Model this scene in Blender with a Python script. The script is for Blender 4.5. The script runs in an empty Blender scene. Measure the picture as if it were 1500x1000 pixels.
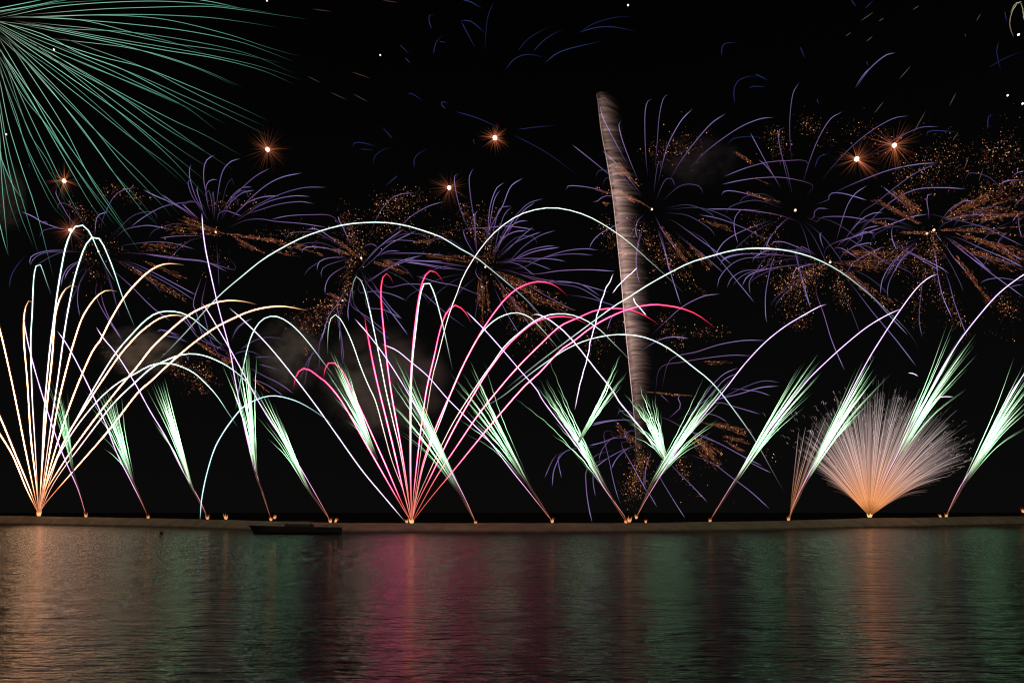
import bpy, math, random
import numpy as np
from mathutils import Vector, noise

random.seed(7)
RNG = np.random.default_rng(11)
SC = bpy.context.scene
COL = SC.collection

# ------------------------------------------------------------------ camera
CAM_H = 6.0            # metres above the water
HORIZON = 750.0        # picture row of the horizon (1500 x 1000 picture)
FOC = 1000.0           # focal length in picture pixels
cd = bpy.data.cameras.new("camera")
cam = bpy.data.objects.new("camera", cd); COL.objects.link(cam)
cam.location = (0, 0, CAM_H); cam.rotation_euler = (math.radians(90), 0, 0)
cd.sensor_width = 36.0; cd.lens = 36.0 * FOC / 1500.0
cd.shift_y = (HORIZON - 500.0) / 1500.0
cd.clip_start = 0.5; cd.clip_end = 9000
SC.camera = cam

# ------------------------------------------------------------------ night sky
w = bpy.data.worlds.new("World"); SC.world = w; w.use_nodes = True
nt = w.node_tree; nt.nodes.clear()
wo = nt.nodes.new("ShaderNodeOutputWorld"); bg = nt.nodes.new("ShaderNodeBackground")
tc = nt.nodes.new("ShaderNodeTexCoord"); sep = nt.nodes.new("ShaderNodeSeparateXYZ")
cr = nt.nodes.new("ShaderNodeValToRGB")
cr.color_ramp.elements[0].position = 0.0; cr.color_ramp.elements[0].color = (0.0034, 0.0031, 0.0030, 1)
cr.color_ramp.elements[1].position = 0.62; cr.color_ramp.elements[1].color = (0.0004, 0.0004, 0.00045, 1)
e = cr.color_ramp.elements.new(0.30); e.color = (0.0019, 0.0018, 0.0019, 1)
nt.links.new(tc.outputs["Generated"], sep.inputs[0]); nt.links.new(sep.outputs[2], cr.inputs[0])
nt.links.new(cr.outputs[0], bg.inputs[0]); nt.links.new(bg.outputs[0], wo.inputs[0])
bg.inputs[1].default_value = 1.0

# added fill sun without a visible source, brightens the sandbank: weak, very soft
sd = bpy.data.lights.new("fill_sun", 'SUN'); so = bpy.data.objects.new("fill_sun", sd); COL.objects.link(so)
sd.energy = 0.36; sd.angle = math.radians(60); sd.color = (1.0, 0.86, 0.72)
so.rotation_euler = (math.radians(68), 0, math.radians(8))

SC.view_settings.view_transform = 'Standard'; SC.view_settings.look = 'None'
SC.view_settings.exposure = 0.0; SC.view_settings.gamma = 1.0
cy = SC.cycles
cy.use_light_tree = True; cy.max_bounces = 5; cy.transparent_max_bounces = 48
cy.sample_clamp_indirect = 3.0; cy.sample_clamp_direct = 0.0
cy.use_denoising = True; cy.filter_width = 1.15
cy.caustics_reflective = False; cy.caustics_refractive = False

# ------------------------------------------------------------------ helpers
def at(px, py, Y):
    """picture point at distance Y -> place in the world (metres)"""
    return ((px - 750.0) / FOC * Y, Y, CAM_H + (HORIZON - py) / FOC * Y)

WL = [(-400, 761), (0, 767.5), (250, 772), (400, 777.5), (520, 780), (750, 780.5), (930, 780), (1100, 777), (1270, 773), (1500, 768), (1900, 761)]
def shore(px):          # distance of the sandbank's waterline along a direction
    return CAM_H * FOC / (np.interp(px, [a for a, b in WL], [b for a, b in WL]) - HORIZON)
def launch(px):         # distance of the launching line behind the crest
    return shore(px) + 15.0

def tag(o, label=None, cat=None, group=None, kind=None):
    if label: o["label"] = label
    if cat: o["category"] = cat
    if group: o["group"] = group
    if kind: o["kind"] = kind
    return o

def empty(name, loc, label, cat, group=None):
    o = bpy.data.objects.new(name, None); COL.objects.link(o)
    o.location = loc; o.empty_display_size = 1
    return tag(o, label, cat, group)

def link_mesh(name, verts, faces, mat, parent=None, cols=None, smooth=False):
    me = bpy.data.meshes.new(name)
    me.from_pydata([tuple(map(float, v)) for v in verts], [], faces)
    me.materials.append(mat)
    if cols is not None:
        a = me.attributes.new("Col", 'FLOAT_COLOR', 'POINT')
        c = np.ones((len(verts), 4), dtype=np.float32); c[:, :3] = cols
        a.data.foreach_set("color", c.ravel())
    if smooth:
        me.polygons.foreach_set("use_smooth", [True] * len(me.polygons))
    o = bpy.data.objects.new(name, me); COL.objects.link(o)
    if parent is not None:
        o.parent = parent
        o.matrix_parent_inverse.identity()
        o.location = (-parent.location.x, -parent.location.y, -parent.location.z)
    return o

def spline(pts, n):
    """Catmull-Rom through the points, evenly sampled"""
    P = np.array(pts, float)
    if len(P) == 2:
        t = np.linspace(0, 1, n)[:, None]
        return P[0] * (1 - t) + P[1] * t
    Q = np.vstack([2 * P[0] - P[1], P, 2 * P[-1] - P[-2]])
    out = []
    for i in range(1, len(Q) - 2):
        p0, p1, p2, p3 = Q[i - 1], Q[i], Q[i + 1], Q[i + 2]
        t = np.linspace(0, 1, 14, endpoint=False)[:, None]
        out.append(0.5 * ((2 * p1) + (-p0 + p2) * t + (2 * p0 - 5 * p1 + 4 * p2 - p3) * t ** 2 + (-p0 + 3 * p1 - 3 * p2 + p3) * t ** 3))
    C = np.vstack(out + [P[-1:]])
    d = np.r_[0, np.cumsum(np.linalg.norm(np.diff(C, axis=0), axis=1))]
    s = np.linspace(0, d[-1], n)
    return np.stack([np.interp(s, d, C[:, k]) for k in range(C.shape[1])], 1)

class Tubes:
    """collects tubes (paths of world points with radius and colour per point) into one mesh"""
    def __init__(self): self.v = []; self.f = []; self.c = []; self.n = 0
    def add(self, W, R, C, sides=5):
        W = np.asarray(W, float); n = len(W)
        T = np.gradient(W, axis=0); T /= (np.linalg.norm(T, axis=1)[:, None] + 1e-9)
        up = np.array([0.02, 1.0, 0.03])
        A = np.cross(T, up); A /= (np.linalg.norm(A, axis=1)[:, None] + 1e-9)
        B = np.cross(T, A)
        ang = np.linspace(0, 2 * np.pi, sides, endpoint=False)
        ring = W[:, None, :] + np.asarray(R)[:, None, None] * (np.cos(ang)[None, :, None] * A[:, None, :] + np.sin(ang)[None, :, None] * B[:, None, :])
        self.v.append(ring.reshape(-1, 3)); self.c.append(np.repeat(np.asarray(C, float), sides, axis=0))
        b = self.n
        for i in range(n - 1):
            for j in range(sides):
                k = (j + 1) % sides
                self.f.append((b + i * sides + j, b + i * sides + k, b + (i + 1) * sides + k, b + (i + 1) * sides + j))
        self.f.append(tuple(b + j for j in reversed(range(sides)))); self.f.append(tuple(b + (n - 1) * sides + j for j in range(sides)))
        self.n += n * sides
    def dot(self, p, r, c):
        p = np.array(p, float); b = self.n
        d = np.array([(1, 0, 0), (-1, 0, 0), (0, 1, 0), (0, -1, 0), (0, 0, 1), (0, 0, -1)], float)
        self.v.append(p + d * r); self.c.append(np.repeat(np.array([c], float), 6, axis=0))
        for f in ((0, 2, 4), (2, 1, 4), (1, 3, 4), (3, 0, 4), (2, 0, 5), (1, 2, 5), (3, 1, 5), (0, 3, 5)):
            self.f.append((b + f[0], b + f[1], b + f[2]))
        self.n += 6
    def build(self, name, mat, parent=None):
        return link_mesh(name, np.vstack(self.v), self.f, mat, parent, np.vstack(self.c))

# ------------------------------------------------------------------ materials
def mat_new(name):
    m = bpy.data.materials.new(name); m.use_nodes = True
    m.node_tree.nodes.clear(); return m, m.node_tree
def light_mat(name, strength=1.0, additive=False, sampling='AUTO'):
    m, t = mat_new(name)
    out = t.nodes.new("ShaderNodeOutputMaterial"); em = t.nodes.new("ShaderNodeEmission"); at_ = t.nodes.new("ShaderNodeAttribute")
    at_.attribute_name = "Col"; em.inputs[1].default_value = strength
    t.links.new(at_.outputs["Color"], em.inputs[0])
    if additive:                       # glowing sparks do not hide what is behind them
        tr = t.nodes.new("ShaderNodeBsdfTransparent"); ad = t.nodes.new("ShaderNodeAddShader")
        t.links.new(em.outputs[0], ad.inputs[0]); t.links.new(tr.outputs[0], ad.inputs[1]); t.links.new(ad.outputs[0], out.inputs[0])
    else:
        t.links.new(em.outputs[0], out.inputs[0])
    m.cycles.emission_sampling = sampling
    return m
BRIGHT = light_mat("burning_star", 1.0, False, 'FRONT')
FAINT = light_mat("dim_spark", 1.0, False, 'NONE')
SPRAY_BLOOM = light_mat("spray_and_bloom", 1.0, True, 'FRONT')
VEIL = light_mat("spark_veil", 1.0, True, 'NONE')

def surf_mat(name, col, rough=0.8, noise_scale=None, col2=None, bump=0.0, spec=0.5):
    m, t = mat_new(name)
    out = t.nodes.new("ShaderNodeOutputMaterial"); p = t.nodes.new("ShaderNodeBsdfPrincipled")
    t.links.new(p.outputs[0], out.inputs[0])
    p.inputs["Base Color"].default_value = (*col, 1); p.inputs["Roughness"].default_value = rough
    p.inputs["Specular IOR Level"].default_value = spec
    if noise_scale:
        co = t.nodes.new("ShaderNodeTexCoord"); nz = t.nodes.new("ShaderNodeTexNoise"); nz.inputs["Scale"].default_value = noise_scale
        nz.inputs["Detail"].default_value = 8
        t.links.new(co.outputs["Object"], nz.inputs["Vector"])
        r = t.nodes.new("ShaderNodeValToRGB"); r.color_ramp.elements[0].color = (*col, 1); r.color_ramp.elements[1].color = (*(col2 or col), 1)
        r.color_ramp.elements[0].position = 0.35; r.color_ramp.elements[1].position = 0.65
        t.links.new(nz.outputs[0], r.inputs[0]); t.links.new(r.outputs[0], p.inputs["Base Color"])
        if bump:
            b = t.nodes.new("ShaderNodeBump"); b.inputs["Strength"].default_value = bump; b.inputs["Distance"].default_value = 0.3
            t.links.new(nz.outputs[0], b.inputs["Height"]); t.links.new(b.outputs[0], p.inputs["Normal"])
    return m

def water_mat():
    m, t = mat_new("night_water")
    L = t.links.new; N = t.nodes.new
    out = N("ShaderNodeOutputMaterial"); p = N("ShaderNodeBsdfPrincipled")
    p.inputs["Base Color"].default_value = (0.004, 0.007, 0.008, 1)
    p.inputs["Roughness"].default_value = 0.11; p.inputs["IOR"].default_value = 1.48
    co = N("ShaderNodeTexCoord")
    def wave(sx, sy, rot, detail, dist):
        mp = N("ShaderNodeMapping"); mp.inputs["Scale"].default_value = (sx, sy, 1); mp.inputs["Rotation"].default_value = (0, 0, math.radians(rot))
        nz = N("ShaderNodeTexNoise"); nz.inputs["Scale"].default_value = 1.0; nz.inputs["Detail"].default_value = detail
        nz.inputs["Roughness"].default_value = 0.55; nz.inputs["Distortion"].default_value = dist
        L(co.outputs["Object"], mp.inputs[0]); L(mp.outputs[0], nz.inputs[0]); return nz
    a = wave(0.31, 1.25, 3, 3, 0.15); b = wave(0.95, 4.2, -3, 3, 0.15); c = wave(0.14, 0.24, 2, 3, 0.2); d = wave(0.24, 0.11, 1, 2, 0.1)
    m1 = N("ShaderNodeMath"); m1.operation = 'MULTIPLY_ADD'; m1.inputs[1].default_value = 0.42
    L(b.outputs[0], m1.inputs[0]); L(a.outputs[0], m1.inputs[2])
    m2 = N("ShaderNodeMath"); m2.operation = 'MULTIPLY_ADD'; m2.inputs[1].default_value = 1.6
    L(c.outputs[0], m2.inputs[0]); L(m1.outputs[0], m2.inputs[2])
    # farther out the wind has raised a longer chop
    gp = N("ShaderNodeNewGeometry"); sy = N("ShaderNodeSeparateXYZ"); L(gp.outputs["Position"], sy.inputs[0])
    mr = N("ShaderNodeMapRange"); mr.interpolation_type = 'SMOOTHSTEP'; mr.inputs[1].default_value = 35; mr.inputs[2].default_value = 110; mr.inputs[3].default_value = 0.0; mr.inputs[4].default_value = 3.6
    L(sy.outputs[1], mr.inputs[0])
    m3 = N("ShaderNodeMath"); m3.operation = 'MULTIPLY_ADD'; L(d.outputs[0], m3.inputs[0]); L(mr.outputs[0], m3.inputs[1]); L(m2.outputs[0], m3.inputs[2]); m2 = m3
    bp = N("ShaderNodeBump"); bp.inputs["Strength"].default_value = 1.0; bp.inputs["Distance"].default_value = 0.25
    L(m2.outputs[0], bp.inputs["Height"]); L(bp.outputs[0], p.inputs["Normal"])
    L(p.outputs[0], out.inputs[0])
    return m
WATER = water_mat()
SAND = surf_mat("wet_sand", (0.30, 0.225, 0.16), 0.9, 0.22, (0.20, 0.145, 0.10), 0.25, 0.2)
def wet_edge(m):           # the strip that the waves keep wet is darker
    t = m.node_tree; L = t.links.new; p = [n for n in t.nodes if n.type == 'BSDF_PRINCIPLED'][0]
    src = p.inputs["Base Color"].links[0].from_socket
    g = t.nodes.new("ShaderNodeNewGeometry"); sx = t.nodes.new("ShaderNodeSeparateXYZ"); L(g.outputs["Position"], sx.inputs[0])
    mr = t.nodes.new("ShaderNodeMapRange"); mr.inputs[1].default_value = 0.25; mr.inputs[2].default_value = 0.9; mr.inputs[3].default_value = 0.30; mr.inputs[4].default_value = 1.0
    L(sx.outputs[2], mr.inputs[0])
    mx = t.nodes.new("ShaderNodeMix"); mx.data_type = 'RGBA'; mx.blend_type = 'MULTIPLY'; mx.inputs[0].default_value = 1.0
    L(src, mx.inputs[6]); L(mr.outputs[0], mx.inputs[7]); L(mx.outputs[2], p.inputs["Base Color"])
wet_edge(SAND)
LAND = surf_mat("dark_scrub", (0.03, 0.028, 0.025), 1.0, 0.05, (0.018, 0.017, 0.016), 0, 0.0)

# ------------------------------------------------------------------ setting
def water_sheet():
    V = [(-3500, -60, 0), (3500, -60, 0), (3500, 6000, 0), (-3500, 6000, 0)]
    return tag(link_mesh("water", V, [(0, 1, 2, 3)], WATER), kind="structure")
water_sheet()

def crest_z(px):
    return np.interp(px, [-400, 0, 250, 500, 950, 1150, 1270, 1500, 1900], [4.9, 4.2, 3.4, 2.65, 2.65, 3.0, 3.6, 4.2, 4.9])
def sandbank():
    xs = np.arange(-520, 2021, 6.0)
    prof = [(-1.5, -0.35), (0.0, 0.02), (1.6, 0.22), (4, 0.48), (7, 0.80), (10, 0.97), (12.5, 1.0), (17, 0.99), (24, 0.82), (40, 0.35), (70, 0.16)]
    V = []; F = []
    for i, px in enumerate(xs):
        D = shore(px) + 1.2 * noise.noise(Vector((px * 0.02, 0, 3)))
        z = float(crest_z(px)) * (1 + 0.04 * noise.noise(Vector((px * 0.013, 5, 0))) + 0.02 * noise.noise(Vector((px * 0.09, 1, 0))))
        for d, h in prof:
            Y = D + d
            V.append(((px - 750) / FOC * Y, Y, z * h + (0.06 * noise.noise(Vector((px * 0.11, d, 0))) if 0 < d < 30 else 0)))
    m = len(prof)
    for i in range(len(xs) - 1):
        for j in range(m - 1):
            a = i * m + j; F.append((a, a + m, a + m + 1, a + 1))
    return tag(link_mesh("sandbank", V, F, SAND, smooth=True), kind="structure")
sandbank()

def land():
    V = []; F = []
    xs = np.linspace(-900, 2400, 60); ds = [60, 120, 300, 700, 1500, 3500]
    for px in xs:
        D = shore(px)
        for d in ds:
            Y = D + d
            V.append(((px - 750) / FOC * Y, Y, 0.35 if d < 600 else 0.35 + (d - 600) * 0.0012 * (1 + 0.4 * noise.noise(Vector((px * 0.01, d * 0.01, 0))))))
    m = len(ds)
    for i in range(len(xs) - 1):
        for j in range(m - 1):
            a = i * m + j; F.append((a, a + m, a + m + 1, a + 1))
    tag(link_mesh("far_land", V, F, LAND), kind="structure")
land()

# ------------------------------------------------------------------ trails
def world_path(P, Y):
    """P: n x 2 picture points, Y: distance (number or array)"""
    Y = np.broadcast_to(np.asarray(Y, float), (len(P),))
    return np.stack([(P[:, 0] - 750) / FOC * Y, Y, CAM_H + (HORIZON - P[:, 1]) / FOC * Y], 1), Y

def fade(n, a, b):
    t = np.linspace(0, 1, n)
    f = np.ones(n)
    if a > 0: f *= np.clip(t / a, 0, 1) ** 0.8
    if b > 0: f *= np.clip((1 - t) / b, 0, 1) ** 0.8
    return f

def grad(n, stops):
    t = np.linspace(0, 1, n); xs = [s[0] for s in stops]
    return np.stack([np.interp(t, xs, [s[1][k] for s in stops]) for k in range(3)], 1)

RS = 0.56
def trail(name, parent, pts, r, stops, Y, dY=0.0, fa=0.05, fb=0.12, mat=None, n=None, wob=0, sides=5, wob_f=1.0, tubes=None, thin=False, halo=0.0):
    """one trail: picture points from its start to its end, radius in picture pixels, colours along it"""
    L = sum(math.dist(pts[i], pts[i + 1]) for i in range(len(pts) - 1))
    n = n or int(max(6, min(46, L / 9)))
    if wob: n = int(max(12, min(60, L / 4)))
    P = spline(pts, n)
    s = np.linspace(0, L, n)
    if wob:
        T = np.gradient(P, axis=0); T /= np.linalg.norm(T, axis=1)[:, None] + 1e-9
        ph = random.random() * 6.28
        q = wob * (np.sin(s * 0.30 * wob_f + ph) + 0.6 * np.sin(s * 0.17 * wob_f + 2 * ph)) * np.linspace(0.1, 1, n)
        P = P + np.stack([-T[:, 1], T[:, 0]], 1) * q[:, None]
    t = np.linspace(0, 1, n)
    W, Yv = world_path(P, Y + dY * t)
    f = fade(n, fa, fb)
    R = r * RS * Yv / FOC * (0.35 + 0.65 * f)
    if thin: R = R * np.interp(t, [0, 0.06, 0.3, 1], [0.42, 0.5, 1, 1])
    # burning stars flicker a little along their way
    fl = 1 + 0.16 * np.sin(s * 0.21 + random.random() * 6) * np.sin(s * 0.063 + random.random() * 6) + RNG.uniform(-.16, .16, n)
    R = R * (1 + RNG.uniform(-.12, .12, n) * (1 if r > .8 else .4))
    C = grad(n, stops) * (0.05 + 0.95 * f)[:, None] * fl[:, None]
    if tubes is not None:
        tubes.add(W, R, C, sides); return None
    T_ = Tubes(); T_.add(W, R, C, sides)
    nf = len(T_.f)
    if halo:                                   # added glowing sheaths imitate the coloured lens bloom round a bright trail
        H = C / (C.max(axis=1)[:, None] + 1e-6); H = H ** 2.2 * np.clip(C.max(axis=1), 0, 4)[:, None] / 4
        T_.add(W, R * 1.35 + 0.22 * Yv / FOC, H * halo, sides); T_.add(W, R * 2.2 + 0.75 * Yv / FOC, H * halo * 0.10, sides)
    o = T_.build(name, mat or BRIGHT, parent)
    if halo:
        o.data.materials.append(SPRAY_BLOOM)
        mi = np.zeros(len(T_.f), dtype=np.int32); mi[nf:] = 1
        o.data.polygons.foreach_set("material_index", mi)
    return o

GOLD = [(0, (0.5, 0.16, 0.055)), (0.10, (1.3, 0.52, 0.22)), (0.28, (17.0, 9.6, 5.2)), (0.8, (11.0, 6.4, 3.2)), (1, (0.6, 0.36, 0.17))]
CYAN = [(0, (0.8, 0.32, 0.18)), (0.12, (1.5, 0.75, 0.55)), (0.4, (4.0, 3.2, 3.4)), (0.68, (2.8, 4.0, 3.7)), (1, (0.35, 0.55, 0.52))]
RED = [(0, (0.5, 0.12, 0.06)), (0.12, (1.5, 0.28, 0.27)), (0.4, (16.0, 1.7, 4.6)), (0.8, (6.5, 0.36, 1.1)), (1, (0.5, 0.025, 0.06))]
PALE = [(0, (0.8, 0.34, 0.22)), (0.15, (1.2, 0.65, 0.5)), (0.45, (2.4, 2.0, 1.85)), (0.7, (2.0, 2.5, 2.2)), (1, (0.22, 0.30, 0.26))]
LAV = [(0, (0.7, 0.24, 0.12)), (0.08, (1.0, 0.42, 0.5)), (0.25, (1.9, 0.95, 2.0)), (0.8, (1.9, 1.4, 2.5)), (1, (1.9, 1.4, 2.2))]
ARC = [(0, (0.08, 0.10, 0.10)), (0.12, (0.42, 0.5, 0.47)), (0.3, (1.4, 1.8, 1.65)), (0.6, (1.55, 2.05, 1.9)), (0.8, (0.5, 0.6, 0.58)), (1, (0.05, 0.07, 0.07))]

def seq(s, fr=None):
    out = []
    for a in s.split():
        x, y = a.split(","); x = float(x); y = float(y)
        if fr: x = fr[0] + x / fr[2]; y = fr[1] + y / fr[2]
        out.append((x, y))
    return out

def flash(parent, px, py, Y, size=3.0, lean=0.0, hot=1.0):
    """the burning mouth of a tube on the sand: a few flame tongues"""
    T = Tubes()
    size *= 0.95
    for k in range(4):
        a = lean + (k - 1.5) * 0.22 + random.uniform(-.1, .1)
        l = size * random.uniform(1.6, 3.0)
        pts = [(px + (k - 1.5) * size * 0.22, py + 1.5), (px + (k - 1.5) * size * 0.3 + math.sin(a) * l * .5, py - l * .5), (px + (k - 1.5) * size * 0.25 + math.sin(a) * l, py - l * math.cos(a))]
        P = spline(pts, 8); W, Yv = world_path(P, Y + random.uniform(-.3, .3))
        t = np.linspace(0, 1, 8)
        R = size * 0.24 * Yv / FOC * np.array([.7, 1, 1.05, .95, .75, .5, .28, .06])
        C = grad(8, [(0, (1.1 * hot, .36 * hot, .11 * hot)), (0.3, (1.25 * hot, 0.62 * hot, .28 * hot)), (0.6, (.7 * hot, .2 * hot, .045 * hot)), (1, (.12, .025, .006))])
        T.add(W, R, C, 6)
    return T.build("muzzle_flash", BRIGHT, parent)

# ---- gold comet fan, far left
def fan(name, label, base, trails, spread):
    Y = float(launch(base[0]))
    root = empty(name, at(base[0], base[1], Y), label, "firework", "fans of crossing comets")
    for i, (kind, r, s) in enumerate(trails):
        pts = [base] + seq(s)
        st = {"G": GOLD, "C": CYAN, "R": RED, "P": PALE}[kind]
        trail("comet_trail", root, pts, r, st, Y, dY=spread * (((i * 37) % 11) / 5.5 - 1), fa=0.02, fb=0.16 if kind in "CP" else 0.10, thin=True, halo={'G': 0.22, 'R': 0.34}.get(kind, 0.10))
    flash(root, base[0], base[1], Y, 4.2, 0, 1.2)
    return root
fan("comet_fan", "broad fan of gold and white comets rising from the left end of the sandbank", (57, 754), [
    ("G", 1.25, "38,714 19,668 0,636 -25,596 -60,560"),
    ("G", 1.25, "42,712 22,664 0,611 -30,550 -60,510"),
    ("G", 1.15, "38,663 26,602 15,549 0,484 -18,420"),
    ("G", 1.15, "52,700 45,640 40,560 35,500 35,466 38,448 43,440 50,443"),
    ("C", 0.95, "51,648 47,580 45,500 47,460 49,412 52,392 56,386 60,389 68,412 75,432"),
    ("C", 1.25, "61,680 65,600 71,530 75,495 80,458 84,428 90,392 96,362 104,340 110,332 118,329 125,333 133,343 144,368 156,392 168,412"),
    ("G", 1.2, "63,663 69,591 76,526 80,470 84,448 90,432 98,421 106,418 113,420"),
    ("C", 1.15, "72,640 84,560 94,488 100,452 108,412 116,384 126,358 138,346 148,353 158,374 168,400 180,436 197,478"),
    ("G", 1.2, "74,655 87,583 100,530 109,498 120,466 132,446 144,432 157,425 172,427"),
    ("G", 1.25, "65,716 82,655 106,583 133,519 147,498 160,472 180,438 200,414 220,396 236,388 250,386 270,388"),
    ("C", 1.1, "87,663 114,610 144,557 171,515 200,482 212,470 226,460 240,456 254,456 268,459 280,465 292,474 312,492 328,510"),
    ("G", 1.1, "68,709 95,644 125,595 171,526 200,492 216,478 232,467 248,462 264,462 278,465"),
    ("G", 1.25, "65,724 95,674 133,621 171,572 200,538 220,512 240,492 260,474 280,459 300,449 320,442 340,440 360,442 376,446"),
    ("G", 1.25, "68,735 114,682 160,629 200,577 220,559 240,540 260,522 280,505 300,490 320,477 340,467 360,458 380,452 400,449 420,449 452,455"),
    ("C", 1.0, "60,740 75,690 105,635 140,590 171,562 200,546 214,538 228,533 248,532 266,537 284,546 300,560 318,580 334,604 348,625"),
    ("C", 1.1, "80,705 120,650 165,592 200,558 220,540 240,529 260,521 280,518 300,521 320,529 336,538 354,552 370,570 384,590"),
], 14)
fan("comet_fan", "tall fan of crimson and white comets at the middle of the sandbank", (603, 765), [
    ("R", 1.15, "582,730 554,681 530,639 502,590 480,562 466,551 456,543 448,540 442,540 436,546 432,556 430,571"),
    ("R", 1.05, "586,730 565,681 540,625 519,579 510,560 502,544 492,533 484,530 478,536 475,546 474,558"),
    ("P", 0.85, "592,722 575,677 565,642 551,590 540,565 528,536 516,502 504,476 496,464 490,461 484,468 481,482 480,498 480,522"),
    ("P", 1.05, "595,712 586,660 575,614 565,570 558,534 550,494 542,456 534,424 527,408 522,405 518,412 516,426 517,441"),
    ("R", 1.25, "591,719 579,667 567,618 554,566 546,530 540,498 536,478 534,461"),
    ("R", 1.15, "595,702 586,646 577,597 571,560 566,522 562,482 559,450 558,424 561,406 565,400 572,406 576,416"),
    ("R", 1.2, "601,695 601,618 601,566 604,520 606,494 612,446 618,416 624,402 632,396 642,402 649,414"),
    ("P", 1.2, "602,695 602,618 602.5,566 605,520 608,494 613,450 617,427 621,416 625,412 630,416 636,430 642,450 650,482 663,542"),
    ("R", 1.15, "606,723 612,667 618,618 625,570 636,522 644,486 652,462 660,451 667,447 674,450 682,458 691,474"),
    ("R", 1.1, "609,728 621,674 640,622 663,570 680,532 696,502 710,478 724,458 740,438 756,424 772,416 788,412.6 806,415 820,423 832,434"),
    ("P", 0.95, "610,728 622,676 643,622 666,562 682,528 698,498 712,480 726,468 740,461 754,458 766,460 778,466 792,480 806,496 824,518"),
    ("P", 0.95, "611,732 630,688 662,622 700,562 720,534 740,506 760,488 780,472 796,464 810,460 832,460 846,464 860,470 880,484 900,504 916,520 928,536"),
    ("R", 1.05, "611,738 632,695 665,628 702,564 722,534 742,508 760,490 780,474 796,467 812,464 832,464 846,468 862,476"),
    ("R", 1.1, "615,742 640,697 670,652 700,608 732,568 760,536 792,504 820,478 848,465 868,456 888,452 908,452 928,455 948,464 966,476"),
    ("R", 1.15, "630,730 665,688 714,628 764,570 790,546 820,514 840,500 860,484 880,471 900,461 920,453 940,448 960,446 980,448 1000,452 1020,460 1036,471 1047,480"),
    ("P", 0.8, "618,650 632,560 642,520 656,466 670,428 679,404 697,374 718,347 742,326 766,312.5 790,306 811,304.4 835,308 862,317 889,332 919,353 949,380 980,408 1000,428"),
], 10)

# ---- single crossing comets that draw great arches
ARCS = [
    ("long pale arch of a comet over the left half, peaking above the gold fan's tips", 250, 1.1, "225,535 268,491 317,437 355,404 385,380 415,362 445,347 475,336.5 505,329 535,326 565,326 595,330.5 625,339.5 649,348.5 670,362 697,377 718,393.5 745,416 778,446 805,479 830,512"),
    ("low cyan arch of a comet springing from the sandbank left of the boat", 235, 1.0, "293,761 295.5,730 302.5,695 313,660 323.5,639 337.5,618 355,597 372.5,586.5 390,580.5 407.5,580 432,586.5 453,597 474,611 486,620"),
    ("white-cyan arch peaking between the gold fan and the crimson fan", 240, 1.05, "345,600 352,560 358,530 364,504 372,484 383,469 397,463 410,465 425,474 440,488 456,507 474,531 490,552 500,568"),
    ("pale arch of a comet crossing the glittering column low down", 250, 1.05, "700,600 732,583 764,558 784,542 820,517 840,506 860,498 880,493 900,490 916,490 936,492 956,498 976,508 996,522 1016,538 1034,552 1050,568 1075,600 1100,635 1115,660 1140,705 1150,722"),
    ("longest pale arch of a comet over the right half of the display", 265, 1.15, "740,570 790,530 835,496 870,470 900,448 920,436 948,418 980,400 1010,385 1040,375.6 1075,366.5 1111,363.5 1150,366.5 1186,375.5 1216,389 1240,404 1270,428 1300,455 1330,485 1345,509"),
]
for i, (lab, Y, r, s) in enumerate(ARCS):
    pts = seq(s); root = empty("comet", at(pts[0][0], pts[0][1], Y), lab, "firework", "great arching comets")
    st = ARC if i != 1 else [(0, (0.7, 1.0, 1.1)), (0.5, (1.6, 2.6, 2.6)), (1, (0.5, 0.7, 0.8))]
    trail("comet_trail", root, pts, r, st, Y, dY=(-1) ** i * 12, fa=0.05, fb=0.2, halo=0.10)

# ---- short free comets
SHORT = [
    ("wavering white comet leaning right just left of the glittering column", 1.0, "842,600 848,570 853,550 860,526 865,500 871,478 876,458 882,438 890,418 899,401", 0.6),
    ("short pale streak crossing the glittering column at an angle", 0.8, "897,430 906,418 916,408 934,392", 0.3),
    ("short zigzag white streak right of the glittering column", 1.0, "947,462 938,452 932,444 927,436", 0.8),
    ("white comet leaning left that ends above the crossing of the crimson comets", 1.05, "962,662 945,635 925,610 907,588 896,570 872,540 850,512 832,491 820,480 804,468 790,461 780,461", 0.15),
    ("white comet leaning far left out of the crimson fan's foot", 1.0, "593,763 565,730 530,688 495,639 460,590 425,544.5 390,502.5 355,467.5 336,451", 0.0),
    ("small pale hook above the pink spark spray's right side", 0.5, "1345,551 1338,547 1330,546", 0.0),
    ("small pale hook right of the pink spark spray", 0.5, "1367,586 1380,581 1397,581", 0.0),
]
for lab, r, s, wb in SHORT:
    pts = seq(s); Y = 226.0 if pts[0][0] < 1200 else 260.0
    root = empty("comet", at(pts[0][0], pts[0][1], Y), lab, "firework", "single short comets")
    trail("comet_trail", root, pts, r, [(0, (1.2, 0.9, 1.2)), (0.2, (2.4, 2.0, 2.7)), (1, (2.4, 2.1, 2.6))], Y, dY=4, fa=0.06, fb=0.05, wob=wb, halo=0.12)

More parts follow.
